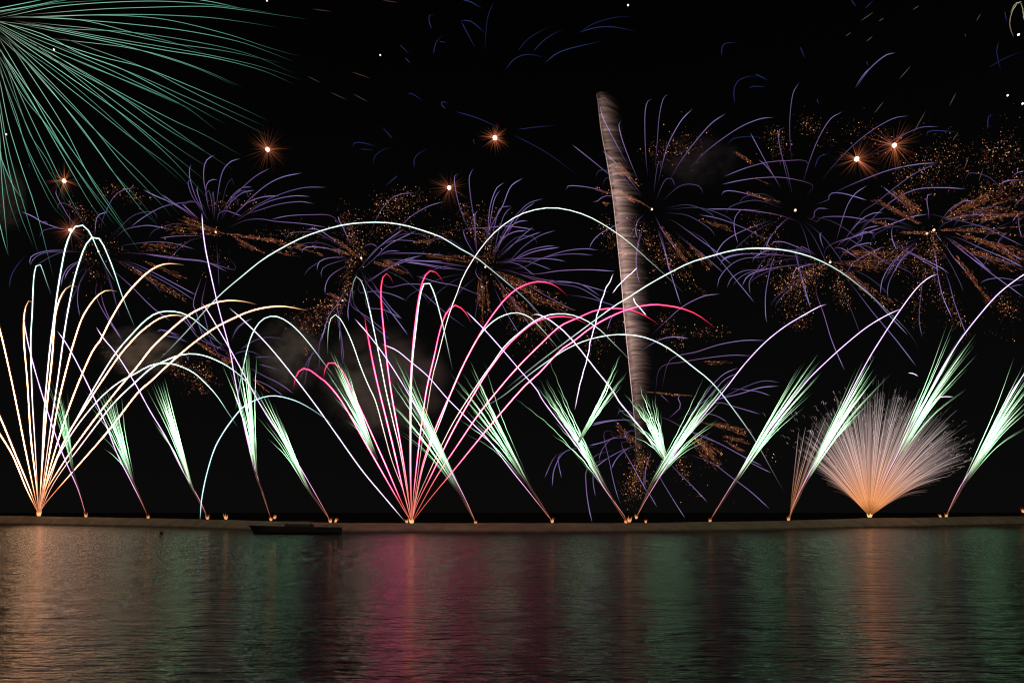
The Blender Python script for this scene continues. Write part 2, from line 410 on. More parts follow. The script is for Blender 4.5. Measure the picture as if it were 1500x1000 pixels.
# ---- mines: a green brush of sparks over a stem, most with a lavender comet
MINES = [
    # base, waist, tips, wobble, brightness, comet, label
    ((126, 755), (100, 662), "66,545 74,551 70,566 82,560 86,570 91,579 99,568 95,590 78,580", 0.25, 0.42, "114,716 91,663 72,610 53,549 42,507 36,477 35,466",
     "dim green brush of sparks leaning left inside the gold fan"),
    ((217, 757), (184, 676), "125,572 139,568 144,566 150,568 154,564 159,570 163,580 167,576 178,579 130,590 148,585", 0.2, 0.8, "209,739 190,701 171,663 152,614 129,564 110,526 95,500 84,485",
     "green brush of sparks leaning left where the gold fan's outer comets cross it"),
    ((304, 758), (270, 688), "213,566 220,560 224,558 228,555 231,562 234,560 238,558 241,553 245,568 226,575 236,580", 0.12, 1.25, "292,731 266,686 243,640 220,602 197,560 171,519 152,496 141,479",
     "compact bright green brush of sparks right of the gold fan"),
    ((397, 760), (366, 660), "325,532 334,534 343,530 350,528 355,520 359,512 361,506 363,510 364,509 376,520 358,535 352,545", 0.2, 1.25, "379,705 365,656 355,611 344,555 336,510 320,450 304,380 298,344 295.6,312",
     "nearly upright green brush of sparks with the tallest lavender comet"),
    ((484, 763), (437, 692), "368,560 371,565 381,571 378,585 390,578 395,592 400,590 374,607 413,618 386,600 404,605", 0.15, 1.2, "474,744 446,695 418,649 397,618 376,583 355,544 338,513 320,482 302,452 296,444",
     "wide green brush of sparks leaning left above the dark boat"),
    ((596, 763), (548, 662), "483,513 488,516 494,522 502,525 507,534 474,537 480,548 496,540 511,552 486,530", 0.2, 0.85, None,
     "green brush of sparks leaning left beneath the crimson fan's left loops"),
    ((697, 765), (662, 696), "573,511 588,529 597,529 567,551 578,555 584,560 599,551 550,569 611,583 590,570 604,590 560,575 582,540", 0.2, 0.62, "680,727 655,680 625,625 592,566 564,522 540,490 520,467",
     "dark green brush of sparks leaning left through the crimson fan"),
    ((809, 763), (754, 676), "657,543 658,558 670,556 676,544 688,527 693,537 700,562 709,529 684,556 697,550 664,566 680,548", 0.3, 0.8, "774,719 746,684 714,642 690,618 655,583 627,551 602,530 581,513 560,504",
     "green brush of sparks leaning left under the crimson fan's right comets"),
    ((917, 764), (868, 682), "788,553 792,562 798,511 798,556 805,569 823,572 816,566 748,578 810,585 801,575 786,565", 0.5, 0.9, "914,754 886,716 865,681 840,646 816,614 795,586 786,570 760,540 736,512 710,483 683,456",
     "wavering green brush of sparks leaning left just left of the column's foot"),
    ((812, 763), (850, 642), "910,518 907,522 902,530 919,544 917,550 905,540 898,545 893,552 900,538 914,548", 0.5, 1.0, None,
     "short wavering green brush leaning right that makes a V left of the column"),
    ((1038, 762), (976, 672), "915,576 922,582 935,560 932,585 944,572 948,578 954,582 959,577 962,590 902,595 907,607 926,590 938,592 968,600 940,600", 0.75, 0.75, None,
     "ragged wavering green brush leaning left across the column's foot"),
    ((932, 757), (968, 682), "1032,550 1042,560 1038,570 1050,565 1056,562 1065,560 1060,570 1070,555 1046,580 1052,575", 0.3, 1.0, "950,725 975,685 1000,647 1025,615 1050,585 1066,565 1090,534 1120,502 1150,478 1180,460 1200,449 1211,445.6",
     "green brush of sparks leaning right just right of the column's foot"),
    ((1040, 762), (1098, 672), "1168,540 1174,533 1180,529 1185,534 1199,517 1203,526 1195,533 1204,544 1200,550 1188,545 1178,548", 0.08, 1.15, "1050,745 1075,705 1100,667 1125,632 1150,599 1180,560 1210,530 1240,503 1270,479 1300,461 1321,452",
     "bright green brush leaning right between the column and the pink spray"),
    ((1155, 760), (1196, 672), "1255,536 1265,527 1272,532 1282,521 1280,540 1285,548 1307,545 1294,557 1270,548 1262,545 1278,556", 0.08, 1.3, "1164,735 1182,699 1198,670 1221,626 1234,598 1270,530 1294,491 1318,455 1342,423 1360,407 1374,401",
     "brilliant white-green brush leaning right across the pink spray's left side"),
    ((1279, 742), (1326, 642), "1388,473 1400,465 1394,489 1414,483 1409,490 1430,488 1429,497 1429,504 1432,518 1420,500 1405,505 1415,515", 0.06, 0.95, "1281,738 1299,696 1317,660 1336,618 1359,579 1375,548 1405,500 1435,461 1465,428 1500,402 1522,391",
     "tallest green brush leaning right out of the pink spark spray"),
    ((1386, 755), (1427, 680), "1486,522 1500,533 1515,520 1520,535 1522,550 1512,560 1515,575 1505,545 1520,590 1510,530", 0.06, 1.1, "1403,719 1429,675 1455,626 1481,576 1500,548 1522,515",
     "green brush leaning right at the far right end of the sandbank"),
]
for mi, (base, waist, tips, wob, br, comet, lab) in enumerate(MINES):
    Y = float(launch(base[0]))
    root = empty("mine_burst", at(base[0], base[1], Y), lab, "firework", "green mines along the sandbank")
    if comet or base[0] > 1100: waist = (waist[0] + (base[0] - waist[0]) * .28, waist[1] + (base[1] - waist[1]) * .28)
    T = seq(tips); cx = sum(p[0] for p in T) / len(T); cyy = sum(p[1] for p in T) / len(T)
    bare = comet is None                       # these start burning high up, their stems stay dark
    T = T + [(p[0] * 0.5 + (cx + .1 * (waist[0] - cx)) * 0.5 + random.uniform(-2.5, 2.5), p[1] + random.uniform(4, 72) * (1 if p[1] < 590 else .5)) for p in (T + T)[:4 + (mi * 7) % 9]]
    ax = np.array([cx - waist[0], cyy - waist[1]]); ax /= np.linalg.norm(ax); nx = np.array([-ax[1], ax[0]])
    for k, tp in enumerate(T):
        of = float(np.dot(np.array(tp) - np.array(waist), nx)); om = max(abs(float(np.dot(np.array(z) - np.array(waist), nx))) for z in T)
        o = of * 0.10 + random.uniform(-.7, .7); inner = 1 - min(1, abs(of) / om)
        wp = np.array(waist) + nx * o
        L1 = math.dist(base, waist); L2 = math.dist(waist, tp); tw = L1 / (L1 + L2)
        bend = (-2.2 if mi >= 11 else 1.0) + random.uniform(-.6, .6)
        mid = wp * 0.45 + np.array(tp) * 0.55 - nx * (of * 0.17) + nx * bend
        q = br * random.choice((.3, .55, .8, 1.1)) * (0.65 + 0.75 * inner); hs = random.uniform(-.04, .10); rr = random.uniform(0.34, 0.54) + 0.24 * inner
        if bare or k % 5 > 1:
            path = [tuple(np.array(base) * .12 + wp * .88), tuple(wp), tuple(mid), tp]; tw = 0.12
        else: path = [base, tuple((np.array(base) * 0.5 + wp * 0.5)), tuple(wp), tuple(mid), tp]
        g = 1 - tw
        st = [(0, (0.22, 0.07, 0.03)), (tw * 0.7, (0.075, 0.035, 0.028)), (tw * .95, (0.13 * q, 0.12 * q, 0.08 * q)), (tw + (0.16 + hs) * g, (0.9 * q, 1.4 * q, 0.8 * q)),
              (tw + (0.36 + hs) * g, (3.2 * q, 8.0 * q, 4.0 * q)), (tw + (0.66 + hs) * g, (1.5 * q, 2.4 * q, 1.4 * q)), (tw + 0.84 * g, (0.34 * q, 0.64 * q, 0.36 * q)), (1, (0.06 * q, 0.16 * q, 0.08 * q))]
        if tw == 0.12: st[0] = (0, (0.03, 0.015, 0.012)); st[1] = (tw * .7, (.06, .04, .03))
        trail("green_streak", root, path, rr, st, Y,
              dY=random.uniform(-6, 6), fa=0.02, fb=0.10, wob=wob, sides=4, thin=not bare)
    if comet:
        trail("comet_trail", root, [base] + seq(comet), 0.95, LAV, Y, dY=-9 + (mi * 5) % 13, fa=0.02, fb=0.03, thin=True, halo=0.16)
    if not bare or base[0] < 700: flash(root, base[0], base[1] + 1, Y, 2.6, 0.12 * (1 if cx > base[0] else -1), 0.8)

# ---- ground flares without a brush
for px, py, sz, ln, lab in [
    (331, 759, 3.2, 0, "orange flare burning alone on the sand left of the boat"),
    (402, 758, 2.6, .6, "slanting orange flame on the sand beside the boat's bow"),
    (491, 763, 2.6, .9, "slanting orange flame on the sand above the boat's stern"),
    (922, 763, 3.4, 0, "widest orange flare at the foot of the glittering column"),
    (946, 764, 1.8, 0, "faint small orange flare right of the column's foot"),
    (1378, 756, 2.4, -.8, "low orange flare leaning left near the right end of the sandbank"),
    (1499, 749, 2.4, -.4, "orange flare cut by the right edge of the picture")]:
    Y = float(launch(px)); root = empty("ground_flare", at(px, py, Y), lab, "flare", "orange flares on the sandbank")
    flash(root, px, py, Y, sz, ln, 0.8)

# ---- pink and orange spray of sparks on the right
def spray(label, base, Y, a0, a1, n, length, KB, sag):
    root = empty("spark_fountain", at(base[0], base[1], Y), label, "firework")
    rest = Tubes()
    for i in range(n):
        u = (i + random.random()) / n; a = math.radians(a0 + (a1 - a0) * u)
        L = length(u) * (1.06 - .55 * random.random() ** 1.5)
        if random.random() < .15: L *= random.uniform(1.0, 1.14)
        a += random.gauss(0, .006)
        dx, dy = math.sin(a), -math.cos(a)
        P = []
        m = 14
        for k in range(m):
            t = k / (m - 1); d = L * t
            P.append((base[0] + dx * d + sag * abs(math.sin(a)) * (8 * t ** 3) * (1 if a > 0 else -.4) , base[1] + dy * d + (10 + 34 * abs(math.sin(a))) * 0.55 * t ** 3.0))
        P = np.array(P); t = np.linspace(0, 1, m); d = L * t
        ov = n / (2 * math.radians(abs(a1 - a0)) * 0.5 * (d + 6)) * 1.0
        tgt = np.stack([np.interp(d, [0, 12, 40, 75, 115, 170], v) for v in ((.30, .62, .62, .54, .46, .39), (.11, .22, .25, .30, .32, .33), (.03, .06, .115, .235, .30, .32))], 1)
        C = tgt / (np.maximum(ov, 0.85)[:, None] * 1.0) * random.choice((.15, .35, .6, 1.0, 1.5, 2.3)) * 0.78 * KB * np.interp(t, [0, .8, 1], [1, .9, .35])[:, None]
        dYv = np.linspace(0, random.uniform(-22, 22), m)
        W, Yv = world_path(P, Y + dYv)
        R = 0.33 * Yv / FOC * np.interp(t, [0, .7, 1], [1.1, 1, .75])
        if i % max(1, n // 96) == 0:
            T = Tubes(); T.add(W, R, C, 4); T.build("spark_streak", SPRAY_BLOOM, root)
        else: rest.add(W, R, C, 4)
    if n > 200:
        for _k in range(300):
            a = math.radians(random.uniform(a0 - 2, a1 + 3)); d = random.gauss(150, 24)
            px, py = base[0] + math.sin(a) * d * 1.03, base[1] - math.cos(a) * d + 18 * abs(math.sin(a)); q = random.uniform(3, 10)
            hx = q * (.5 + abs(math.sin(a))) * (1 if a > 0 else -1) * random.uniform(.3, 1); hy = -q * math.cos(a)
            P = spline([(px, py), (px + hx * .45, py + hy * .8), (px + hx, py + hy * random.uniform(.2, .9))], 5)
            W, Yv = world_path(P, Y + random.uniform(-25, 25)); b_ = random.choice((.06, .1, .16, .28))
            rest.add(W, np.full(5, .24) * Yv / FOC, np.outer([.4, 1, 1, .8, .2], (b_, b_ * .8, b_ * .76)), 3)
    if rest.n: tag(rest.build("fine_sparks", SPRAY_BLOOM, root), kind="stuff")
    return root
r1 = spray("dome of pink and orange sparks fanning out near the right end of the sandbank", (1274, 756), float(launch(1274)), -43, 54, 1500,
      lambda u: 136 + 38 * math.sin(u * math.pi) ** .7 + 26 * u ** 2, 1.0, 1.0)
flash(r1, 1274, 756, float(launch(1274)), 5.0, 0, 1.4)
spray("narrow dim fan of brown sparks beside the brilliant white-green brush", (1157, 758), float(launch(1157)) + 3, 5, 23, 34, lambda u: 125 + 45 * u, 0.28, 0.2)

# ---- glittering column: a rising tail whose sparks drift to the right
def column():
    edge = seq("874,139 876,150 878,170 882,200 888,230 893,260 897,285 900,310 905,360 910,410 914,460 918,500 923,550 928,600 931,640 932,680")
    Y = 232.0
    root = empty("glitter_column", at(932, 700, Y), "tall pinkish-brown column of drifting glitter right of centre", "firework")
    trail("bright_edge", root, edge, 0.8, [(0, (0.10, 0.07, 0.06)), (0.12, (0.35, .24, .2)), (0.6, (1.0, .68, .6)), (0.85, (.7, .45, .42)), (1, (.12, .08, .08))], Y, fa=0.0, fb=0.2)
    E = spline(edge, 2200)
    T = Tubes()
    for i, (x, y) in enumerate(E):
        k = i / len(E)
        lo = noise.noise(Vector((k * 26, 0.3, 0))); lo2 = noise.noise(Vector((k * 90, 4.0, 0)))
        L = np.interp(k, [0, .05, .2, .5, .75, .9, 1], [20, 25, 26, 30, 25, 12, 5]) * (1 + .22 * lo) * random.uniform(0.5, 1.3)
        cap = np.interp(k, [0, .06], [1, 0])
        rise = np.interp(k, [0, .08, .3, .6, 1], [5, 2, 4, 5, 6]) * (1 + .8 * lo) * random.uniform(.5, 1.5)
        m = 8; t = np.linspace(0, 1, m)
        P = np.stack([x + random.choice((0, 0, 2, 5)) + L * t, y + random.uniform(-5, 5) - rise * np.sin(t * 2.4) * random.uniform(.1, .9) + (14 * cap + 3) * t ** 2], 1)
        W, Yv = world_path(P, Y + random.uniform(-3, 5) + t * random.uniform(-4, 8))
        b = np.interp(k, [0, .05, .15, .25, .5, .68, .80, .9, 1], [.05, .11, .10, .20, .25, .20, .10, .04, .0]) * (1 + .2 * lo + .06 * lo2) * random.uniform(.9, 1.1) * .15
        C = np.outer(b * np.interp(t, [0, .12, .45, .75, 1], [.95, 1.0, .55, .18, .0]), (.52, .32, .27))
        T.add(W, 1.5 * Yv / FOC * np.interp(t, [0, 1], [1, .8]), C, 4)
    tag(T.build("glitter_sparks", VEIL, root), kind="stuff")
column()

# ---- shell bursts: purple stars with gold glitter between them
CENTERS = [
    ((144, 366), 385, "loose purple shell burst behind the gold fan's tallest loops"),
    ((316, 340), 372, "purple shell burst with long right-hand trails above the gold fan's right tips"),
    ((529, 378), 366, "purple shell burst with brown glitter above the crimson fan's left side"),
    ((711, 391), 358, "dense purple shell burst with feathered trails above the crimson fan's middle"),
    ((955, 306), 350, "purple shell burst split by the glittering column with upright trails"),
    ((1165, 308), 372, "purple shell burst between the column and the two red flares"),
    ((1216, 384), 366, "low purple shell burst whose leftward trails hook down under the long right arch"),
    ((1363, 340), 345, "largest purple and gold shell burst at the right"),
    ((1500, 312), 392, "purple shell burst cut off by the right edge"),
    ((948, 640), 352, "low purple shell burst behind the foot of the glittering column"),
    ((400, 545), 380, "faint low purple shell burst behind the upright green brush"),
]
FR = {"a": (250, 200, 3.3333), "b": (0, 200, 3.3333), "f": (550, 200, 3.3333), "g": (850, 100, 3.3333), "h": (850, 350, 3.3333),
      "k": (850, 550, 4.0), "m": (1150, 100, 3.3333), "n": (1150, 350, 3.3333), "p": (450, 0, 3.0), "q": (1000, 0, 3.0), "r": (0, 0, 3.3333),
      "z": (200, 380, 5.0), "y": (420, 370, 5.0)}
PURPLE = {
"a": """95,205 85,230 105,290 130,330|100,135 92,160 95,210 120,290 150,350|215,92 180,110 163,150 163,225|340,108 290,125 250,180 228,300
230,212 195,212 172,245 177,310|135,238 128,260 145,320 160,370|485,155 420,190 360,240 300,300 265,345|400,248 350,250 300,290 265,345
410,262 350,275 300,315 275,350|640,178 540,200 450,250 340,350|760,248 650,250 540,280 430,330 365,370|680,293 600,290 500,310 420,345 370,380
530,290 450,295 380,320 340,355|700,328 630,318 530,330 430,360 370,380|230,390 240,370 270,362 310,375 350,390|310,432 370,408 440,403 520,415 640,425 760,443
490,405 570,388 680,382 790,390|1190,275 1110,285 1050,330 1000,410|1333,318 1260,340 1180,385 1130,430|865,495 840,440 818,402 812,396 822,393 830,410
790,500 740,465 700,450 665,455|640,570 645,550 680,538 760,545 850,565|840,545 825,543 818,560 828,580|715,655 720,620 750,597 830,588
738,690 735,660 760,630 850,602|755,770 755,730 780,680 840,640|940,550 955,530 985,525 1010,540|910,660 960,600 1040,520 1140,450
920,660 990,600 1070,525 1200,460|1215,515 1150,507 1080,510 1000,550 930,640|1120,560 1060,560 1000,590|960,710 1050,650 1130,605 1230,580
965,700 1080,635 1200,590|1333,578 1200,570 1080,570 1040,572|1333,610 1200,605 1090,600|1333,645 1230,625 1140,612|930,650 960,720 1040,810 1160,970
985,710 1070,830 1130,890|870,900 865,850 880,760 900,690|825,1000 825,900 815,820|735,1000 770,880 820,810|880,820 960,880 1060,960|1060,735 1150,720 1240,722
920,760 1000,755 1080,770 1150,800|960,830 1040,845 1130,890""",
"b": """700,260 760,290 830,320 890,355|790,282 850,325 930,375|885,325 925,362|275,255 275,285 310,350 340,400|105,367 160,390 210,420 280,445 340,460
205,425 220,415 240,435|290,555 220,560 160,580 145,605 150,630|280,562 210,570 165,595 150,625|370,615 330,640 305,690 300,730|365,625 330,660 315,700
405,680 385,730 378,800 390,880|530,368 490,378 470,405 462,490|660,250 600,262 555,295 520,360 500,410|980,325 880,325 790,345 700,395 640,440
610,455 680,438 740,435 830,455|610,530 700,518 780,514 860,525 950,550|660,570 780,580 900,597 1000,610 1110,660|700,572 850,595 1000,612 1150,650
640,625 750,680 850,735 950,800|680,630 800,690 960,775|780,495 880,485 1000,485|550,650 640,730 740,830 830,900|470,780 520,880 600,1000|500,800 540,900 590,980
945,805 955,850 975,910|985,815 1000,880 1020,960|870,870 920,920 980,990|905,880 960,960|960,900 1000,960|1220,890 1160,930 1130,990|765,950 790,943 850,960 890,975""",
"z": """850,430 780,470 730,520 690,600|1075,590 1000,570 920,575 840,605 760,660|890,695 830,672 760,675 710,700|1150,760 1050,725 960,715 860,715
145,530 170,515 240,535 390,610|210,560 280,570 380,610|600,690 560,620 530,575 540,565|590,660 595,645 615,640 625,655|380,740 375,715 395,705
840,800 950,860 1050,910 1150,980|850,870 960,920 1080,1000|890,765 1000,795 1110,840|450,460 470,520 520,600""",
"y": """300,530 260,600 235,700 230,850|375,470 395,600 400,700 410,830|385,480 405,640 420,800|490,370 620,520 760,640|220,700 150,800 90,930|190,720 150,850 120,980""",
"f": """400,180 385,200 395,280 420,370|480,155 458,200 465,300 480,400 485,520|500,360 485,390 495,560|425,450 440,500 465,545|630,225 590,255 560,340 552,420
720,203 660,245 620,340 565,440|610,260 580,310 560,420 548,490|665,340 610,350 585,420 565,520|665,345 630,380 600,470 580,560|820,303 750,325 700,370 640,440 600,520
745,412 700,415 650,450 590,540|780,320 720,365 660,450|740,460 680,465 620,500 570,580|810,465 740,490 680,520 630,560|880,458 800,485 720,540 650,610
880,533 820,538 740,560 660,610|1090,555 1020,548 920,560 800,600 720,640|1065,580 980,573 880,580 740,610|930,610 860,598 740,595 650,600|780,455 650,438 540,445 430,458
640,610 740,610 860,650|620,610 700,625 780,680|640,655 780,690 900,710 1000,720 1100,780|660,655 800,705 950,710 1140,760|790,670 900,655 1040,650 1170,658
700,700 820,770 970,850|520,705 500,685 488,660 498,640|930,770 1050,790 1180,830|900,720 1000,740 1120,810|480,640 350,620 250,610 150,605|470,660 350,640 220,620 150,610
510,770 400,730 300,710 200,680|600,780 640,860 700,960|450,940 330,850 230,760|560,650 650,770 760,930|960,40 1030,95 1110,160|930,260 935,245 965,240 1050,250 1140,275
1060,320 1080,318 1110,295 1150,290|1235,405 1160,440 1090,480 1055,520 1045,548|640,560 700,500 770,440|680,600 780,560 900,540|590,560 640,460 690,380""",
"g": """97,183 110,240 160,340|198,258 188,275 205,350 250,470|350,150 325,170 315,250 320,430|430,127 405,150 385,240 375,370|548,198 490,260 430,370 398,480
710,222 640,270 560,360 480,470|945,240 870,250 760,300 610,410|108,403 170,460 230,530 270,580|310,715 280,745 270,790 280,830|310,770 285,840 272,920 275,1000
365,720 400,790 470,890|395,840 420,920 435,990|470,755 560,820 670,900 740,960|520,850 600,910 700,1000|580,715 680,735 800,780 910,830
610,688 720,688 830,695 960,715 1065,748|690,620 695,605 730,598 800,610 900,640|690,568 780,548 880,535 1000,535 1135,570|700,530 800,490 900,462 1000,452 1110,458
1070,70 1040,120 1025,220 1023,330|830,315 870,390 935,510|870,447 900,470 940,520|990,293 973,300 970,360 990,450 1005,515|770,855 755,800 752,740 775,700 800,690
1035,720 980,760 920,840 905,900|650,930 700,850 780,800 870,765|685,960 700,930 760,910 880,905 1010,915|840,945 860,915 940,885 1100,895|930,865 945,848 1000,850 1100,890
1075,885 1078,870 1110,885""",
"h": """670,240 680,190 730,130 800,95 920,80|685,130 700,100 760,80 850,72 1050,85|715,240 740,190 800,155 900,140|745,225 790,180 860,155 1010,133
790,230 820,180 900,150 1020,130|830,270 825,210 850,170|950,80 925,160 905,270 905,370 912,410|1050,50 1080,180 1125,340|1035,190 1050,150 1100,130 1167,120
600,0 680,100 850,310|400,0 440,160 490,320|290,0 275,80 275,150 290,220|680,268 600,280 500,330 420,400 350,465|530,485 450,478 380,495 290,550
905,495 800,495 680,515 570,550 440,590|840,570 740,567 620,580 500,600 390,630|770,628 700,660 640,720 560,830|765,655 700,690 620,780|975,700 900,692 820,715 680,780
970,717 880,725 780,755 650,790|720,728 800,735 870,745 930,765|660,800 760,820 880,855|390,757 410,775 435,800|490,820 480,790 478,765 485,755|180,860 190,840 220,838 250,845
60,900 150,885 260,885|50,910 140,890 240,882|600,860 640,855 680,870 720,895|180,350 150,390 130,445|400,870 560,950 690,1000|240,980 215,950 230,930""",
"k": """70,860 50,770 35,650 45,540|90,710 75,620 80,530 85,470|230,740 200,640 170,500 140,330|110,500 120,450 160,390 210,355|180,550 210,490 260,440 330,405
80,545 150,490 240,440 340,405|50,410 130,390 200,365|255,370 265,345 300,320|380,650 380,580 395,500 415,460|390,680 320,550 240,400|615,835 560,750 470,600
745,740 650,640 540,530|1110,780 1000,680 880,590 770,510|1070,530 950,470 820,400 660,330|1120,570 1000,510 940,470|450,770 410,700 370,640|-110,600 -130,480 -90,440|-165,650 -150,540 -80,440|-210,600 -160,490 -120,450""",
"m": """280,213 220,250 160,350 110,480|605,233 530,245 430,300 340,370 250,460|750,285 660,290 560,335 440,400 380,440|740,462 640,470 500,500 320,570
740,465 640,510 540,580 440,660 380,700|410,0 370,50 340,100|400,573 340,615 300,680 265,790|215,640 215,618 240,608 300,615 400,645|478,578 510,605 550,635
720,615 700,615 692,640 700,700|925,650 870,650 810,685 780,720|885,590 770,583 640,592 520,650 400,760|215,688 170,683 145,695 137,740
155,750 165,735 200,725 300,725 400,740|190,885 175,840 170,810 180,800|190,935 200,880 260,845 380,810 520,760 620,725 700,712|700,712 800,735 900,755 1000,790 1167,870
480,705 430,708 370,740 310,810|375,835 375,800 400,780 460,768|440,805 390,800 330,825 270,850|230,885 250,875 290,885 350,925|265,950 280,910 350,865 430,850
300,1000 330,950 400,910 480,870|545,885 525,840 520,790 535,765|300,830 400,890 500,950|500,1000 540,940 620,865|530,1000 570,930 630,880|545,870 640,920 760,990
735,910 745,1000|780,860 820,920 885,995|780,820 850,880 930,940 1010,995|820,840 900,900 980,970|940,925 960,918 1030,925 1120,955|850,830 960,880 1080,930 1167,975
1040,850 1100,900 1160,940|780,740 880,720 1000,713 1120,720|1050,570 1080,550 1167,545|1110,535 1130,512 1167,503|1115,690 1130,660 1167,630|1110,750 1130,720 1167,690
1167,705 1150,705 1140,730 1145,790 1160,830|730,790 745,820 765,845""",
"n": """60,50 70,150 95,250 125,340|35,190 50,150 100,125 140,122|465,270 475,200 520,120 600,40|500,290 505,220 550,130 620,60|670,480 655,400 660,300 672,200
735,80 745,170 770,280 815,385|800,210 830,320 890,480|330,230 430,360 540,490 640,620|150,250 190,370 230,500 290,640|950,220 980,200 1050,190 1167,195|1100,235 1130,226 1167,222
800,0 930,110 1050,200 1167,285|540,30 640,80 760,140 800,170|250,110 360,210 470,330 600,470""",
}
BLUE = {
"p": """548,130 535,90 540,65 565,68|555,240 565,190 595,155|580,183 612,188|675,92 720,95 785,150|675,92 740,215|820,10 795,70 785,150 780,240|405,195 450,240|430,255 455,280
440,415 460,412 510,445|610,480 590,460 595,447 625,458|375,610 345,575 325,555|200,650 205,630 240,627 310,645|290,725 295,690 330,660 380,645|470,740 475,690 530,650
870,310 910,260 970,240 1050,255|920,230 980,165 1080,110|990,230 1050,170 1130,125|1200,140 1270,100 1370,75 1450,78|1190,145 1270,122 1350,120 1450,140
1040,280 1120,225 1300,180|680,0 720,10 770,40|900,590 1050,670 1210,785|920,570 1000,560 1100,550|650,490 750,520 860,570|230,655 300,660|730,610 735,640|400,770 340,820""",
"q": """230,460 225,400 245,355 300,335 350,345|315,325 350,340 380,358|290,390 310,380 370,382|200,640 220,610 300,600 370,610|170,250 180,195 240,188|515,205 540,260
1340,300 1420,255 1500,225|1070,600 1090,575 1210,580|580,740 600,690 650,672|740,0 765,35|800,40 840,0|1240,150 1245,165|808,270 815,290|590,435 598,460|1415,50 1425,100|1340,570 1345,510 1370,505
1390,180 1380,230 1400,320""",
"b": """45,740 55,680 90,620 130,580|140,130 145,160|150,270 165,310|-10,330 20,350""",
}
def burst_of(pts, extra=()):
    best = None
    for i, (c, Y, lab) in enumerate(CENTERS):
        d = min(math.dist(c, pts[0]), math.dist(c, pts[-1]))
        if best is None or d < best[0]: best = (d, i)
    return best[1]
roots = []
for i, (c, Y, lab) in enumerate(CENTERS):
    roots.append(empty("shell_burst", at(c[0], c[1], Y), lab, "firework", "purple shell bursts in the sky"))
counts = [0] * len(CENTERS)
def star_depth(c, Y, P, k):
    d = np.hypot(P[:, 0] - c[0], P[:, 1] - c[1]) * Y / FOC
    return Y + k * d
def star_trail(parent, name, c, Y, pts, r, stops, k, fa, fb, mat):
    L = sum(math.dist(pts[i], pts[i + 1]) for i in range(len(pts) - 1))
    n = int(max(7, min(30, L / 6))); P = spline(pts, n)
    W, Yv = world_path(P, star_depth(c, Y, P, k)); f = fade(n, fa, fb)
    T = Tubes(); T.add(W, r * Yv / FOC * (0.4 + 0.6 * f), grad(n, stops) * (0.04 + 0.96 * f)[:, None], 4)
    return T.build(name, mat, parent)
for fk, txt in PURPLE.items():
    for s in txt.replace("\n", "|").split("|"):
        s = s.strip()
        if not s: continue
        pts = seq(s, FR[fk]); i = burst_of(pts)
        c, Y, lab = CENTERS[i]
        if math.dist(pts[0], c) < math.dist(pts[-1], c): pts = pts[::-1]     # from the outer tip inwards
        b = random.uniform(0.55, 1.25) * (1.25 if len(pts) == 2 else 1.0)
        if fk == "z" or fk == "y": b *= 0.75
        pk_ = random.uniform(.85, 1.25); col = (0.185 * b * pk_, 0.118 * b, 0.34 * b); col2 = (0.17 * b * pk_, 0.085 * b, 0.18 * b)
        e_ = pts[-1]; de = math.dist(e_, c)          # the trail thins out towards the heart of its burst
        if 22 < de < 120 and math.dist(pts[0], c) > de * 1.15: pts = pts + [(e_[0] + (c[0] - e_[0]) * .38, e_[1] + (c[1] - e_[1]) * .38 + 1)]
        star_trail(roots[i], "purple_trail", c, Y, pts, random.uniform(0.40, 0.60), [(0, (0.28 * b, 0.22 * b, 0.52 * b)), (.4, col), (1, (col2[0] * .5, col2[1] * .5, col2[2] * .6))], random.uniform(-.7, .7), 0.10, 0.35, FAINT)
        counts[i] += 1

for i, (c, Y, lab) in enumerate(CENTERS[:9]):
    for k in range(9):
        a = random.uniform(0, 6.283); R_ = random.uniform(70, 118); x, y = c[0] + math.cos(a) * R_, c[1] + math.sin(a) * R_ * .8 + 8
        b = random.uniform(.25, .55)
        star_trail(roots[i], "purple_trail", c, Y, [(x + math.cos(a) * 8, y + 12), (x, y), (c[0] + math.cos(a) * R_ * .62, c[1] + math.sin(a) * R_ * .56 - 5), (c[0] + math.cos(a) * R_ * .2, c[1] + math.sin(a) * R_ * .2)],
                   .42, [(0, (.18 * b, .14 * b, .36 * b)), (1, (.1 * b, .06 * b, .14 * b))], random.uniform(-.7, .7), .15, .4, FAINT)

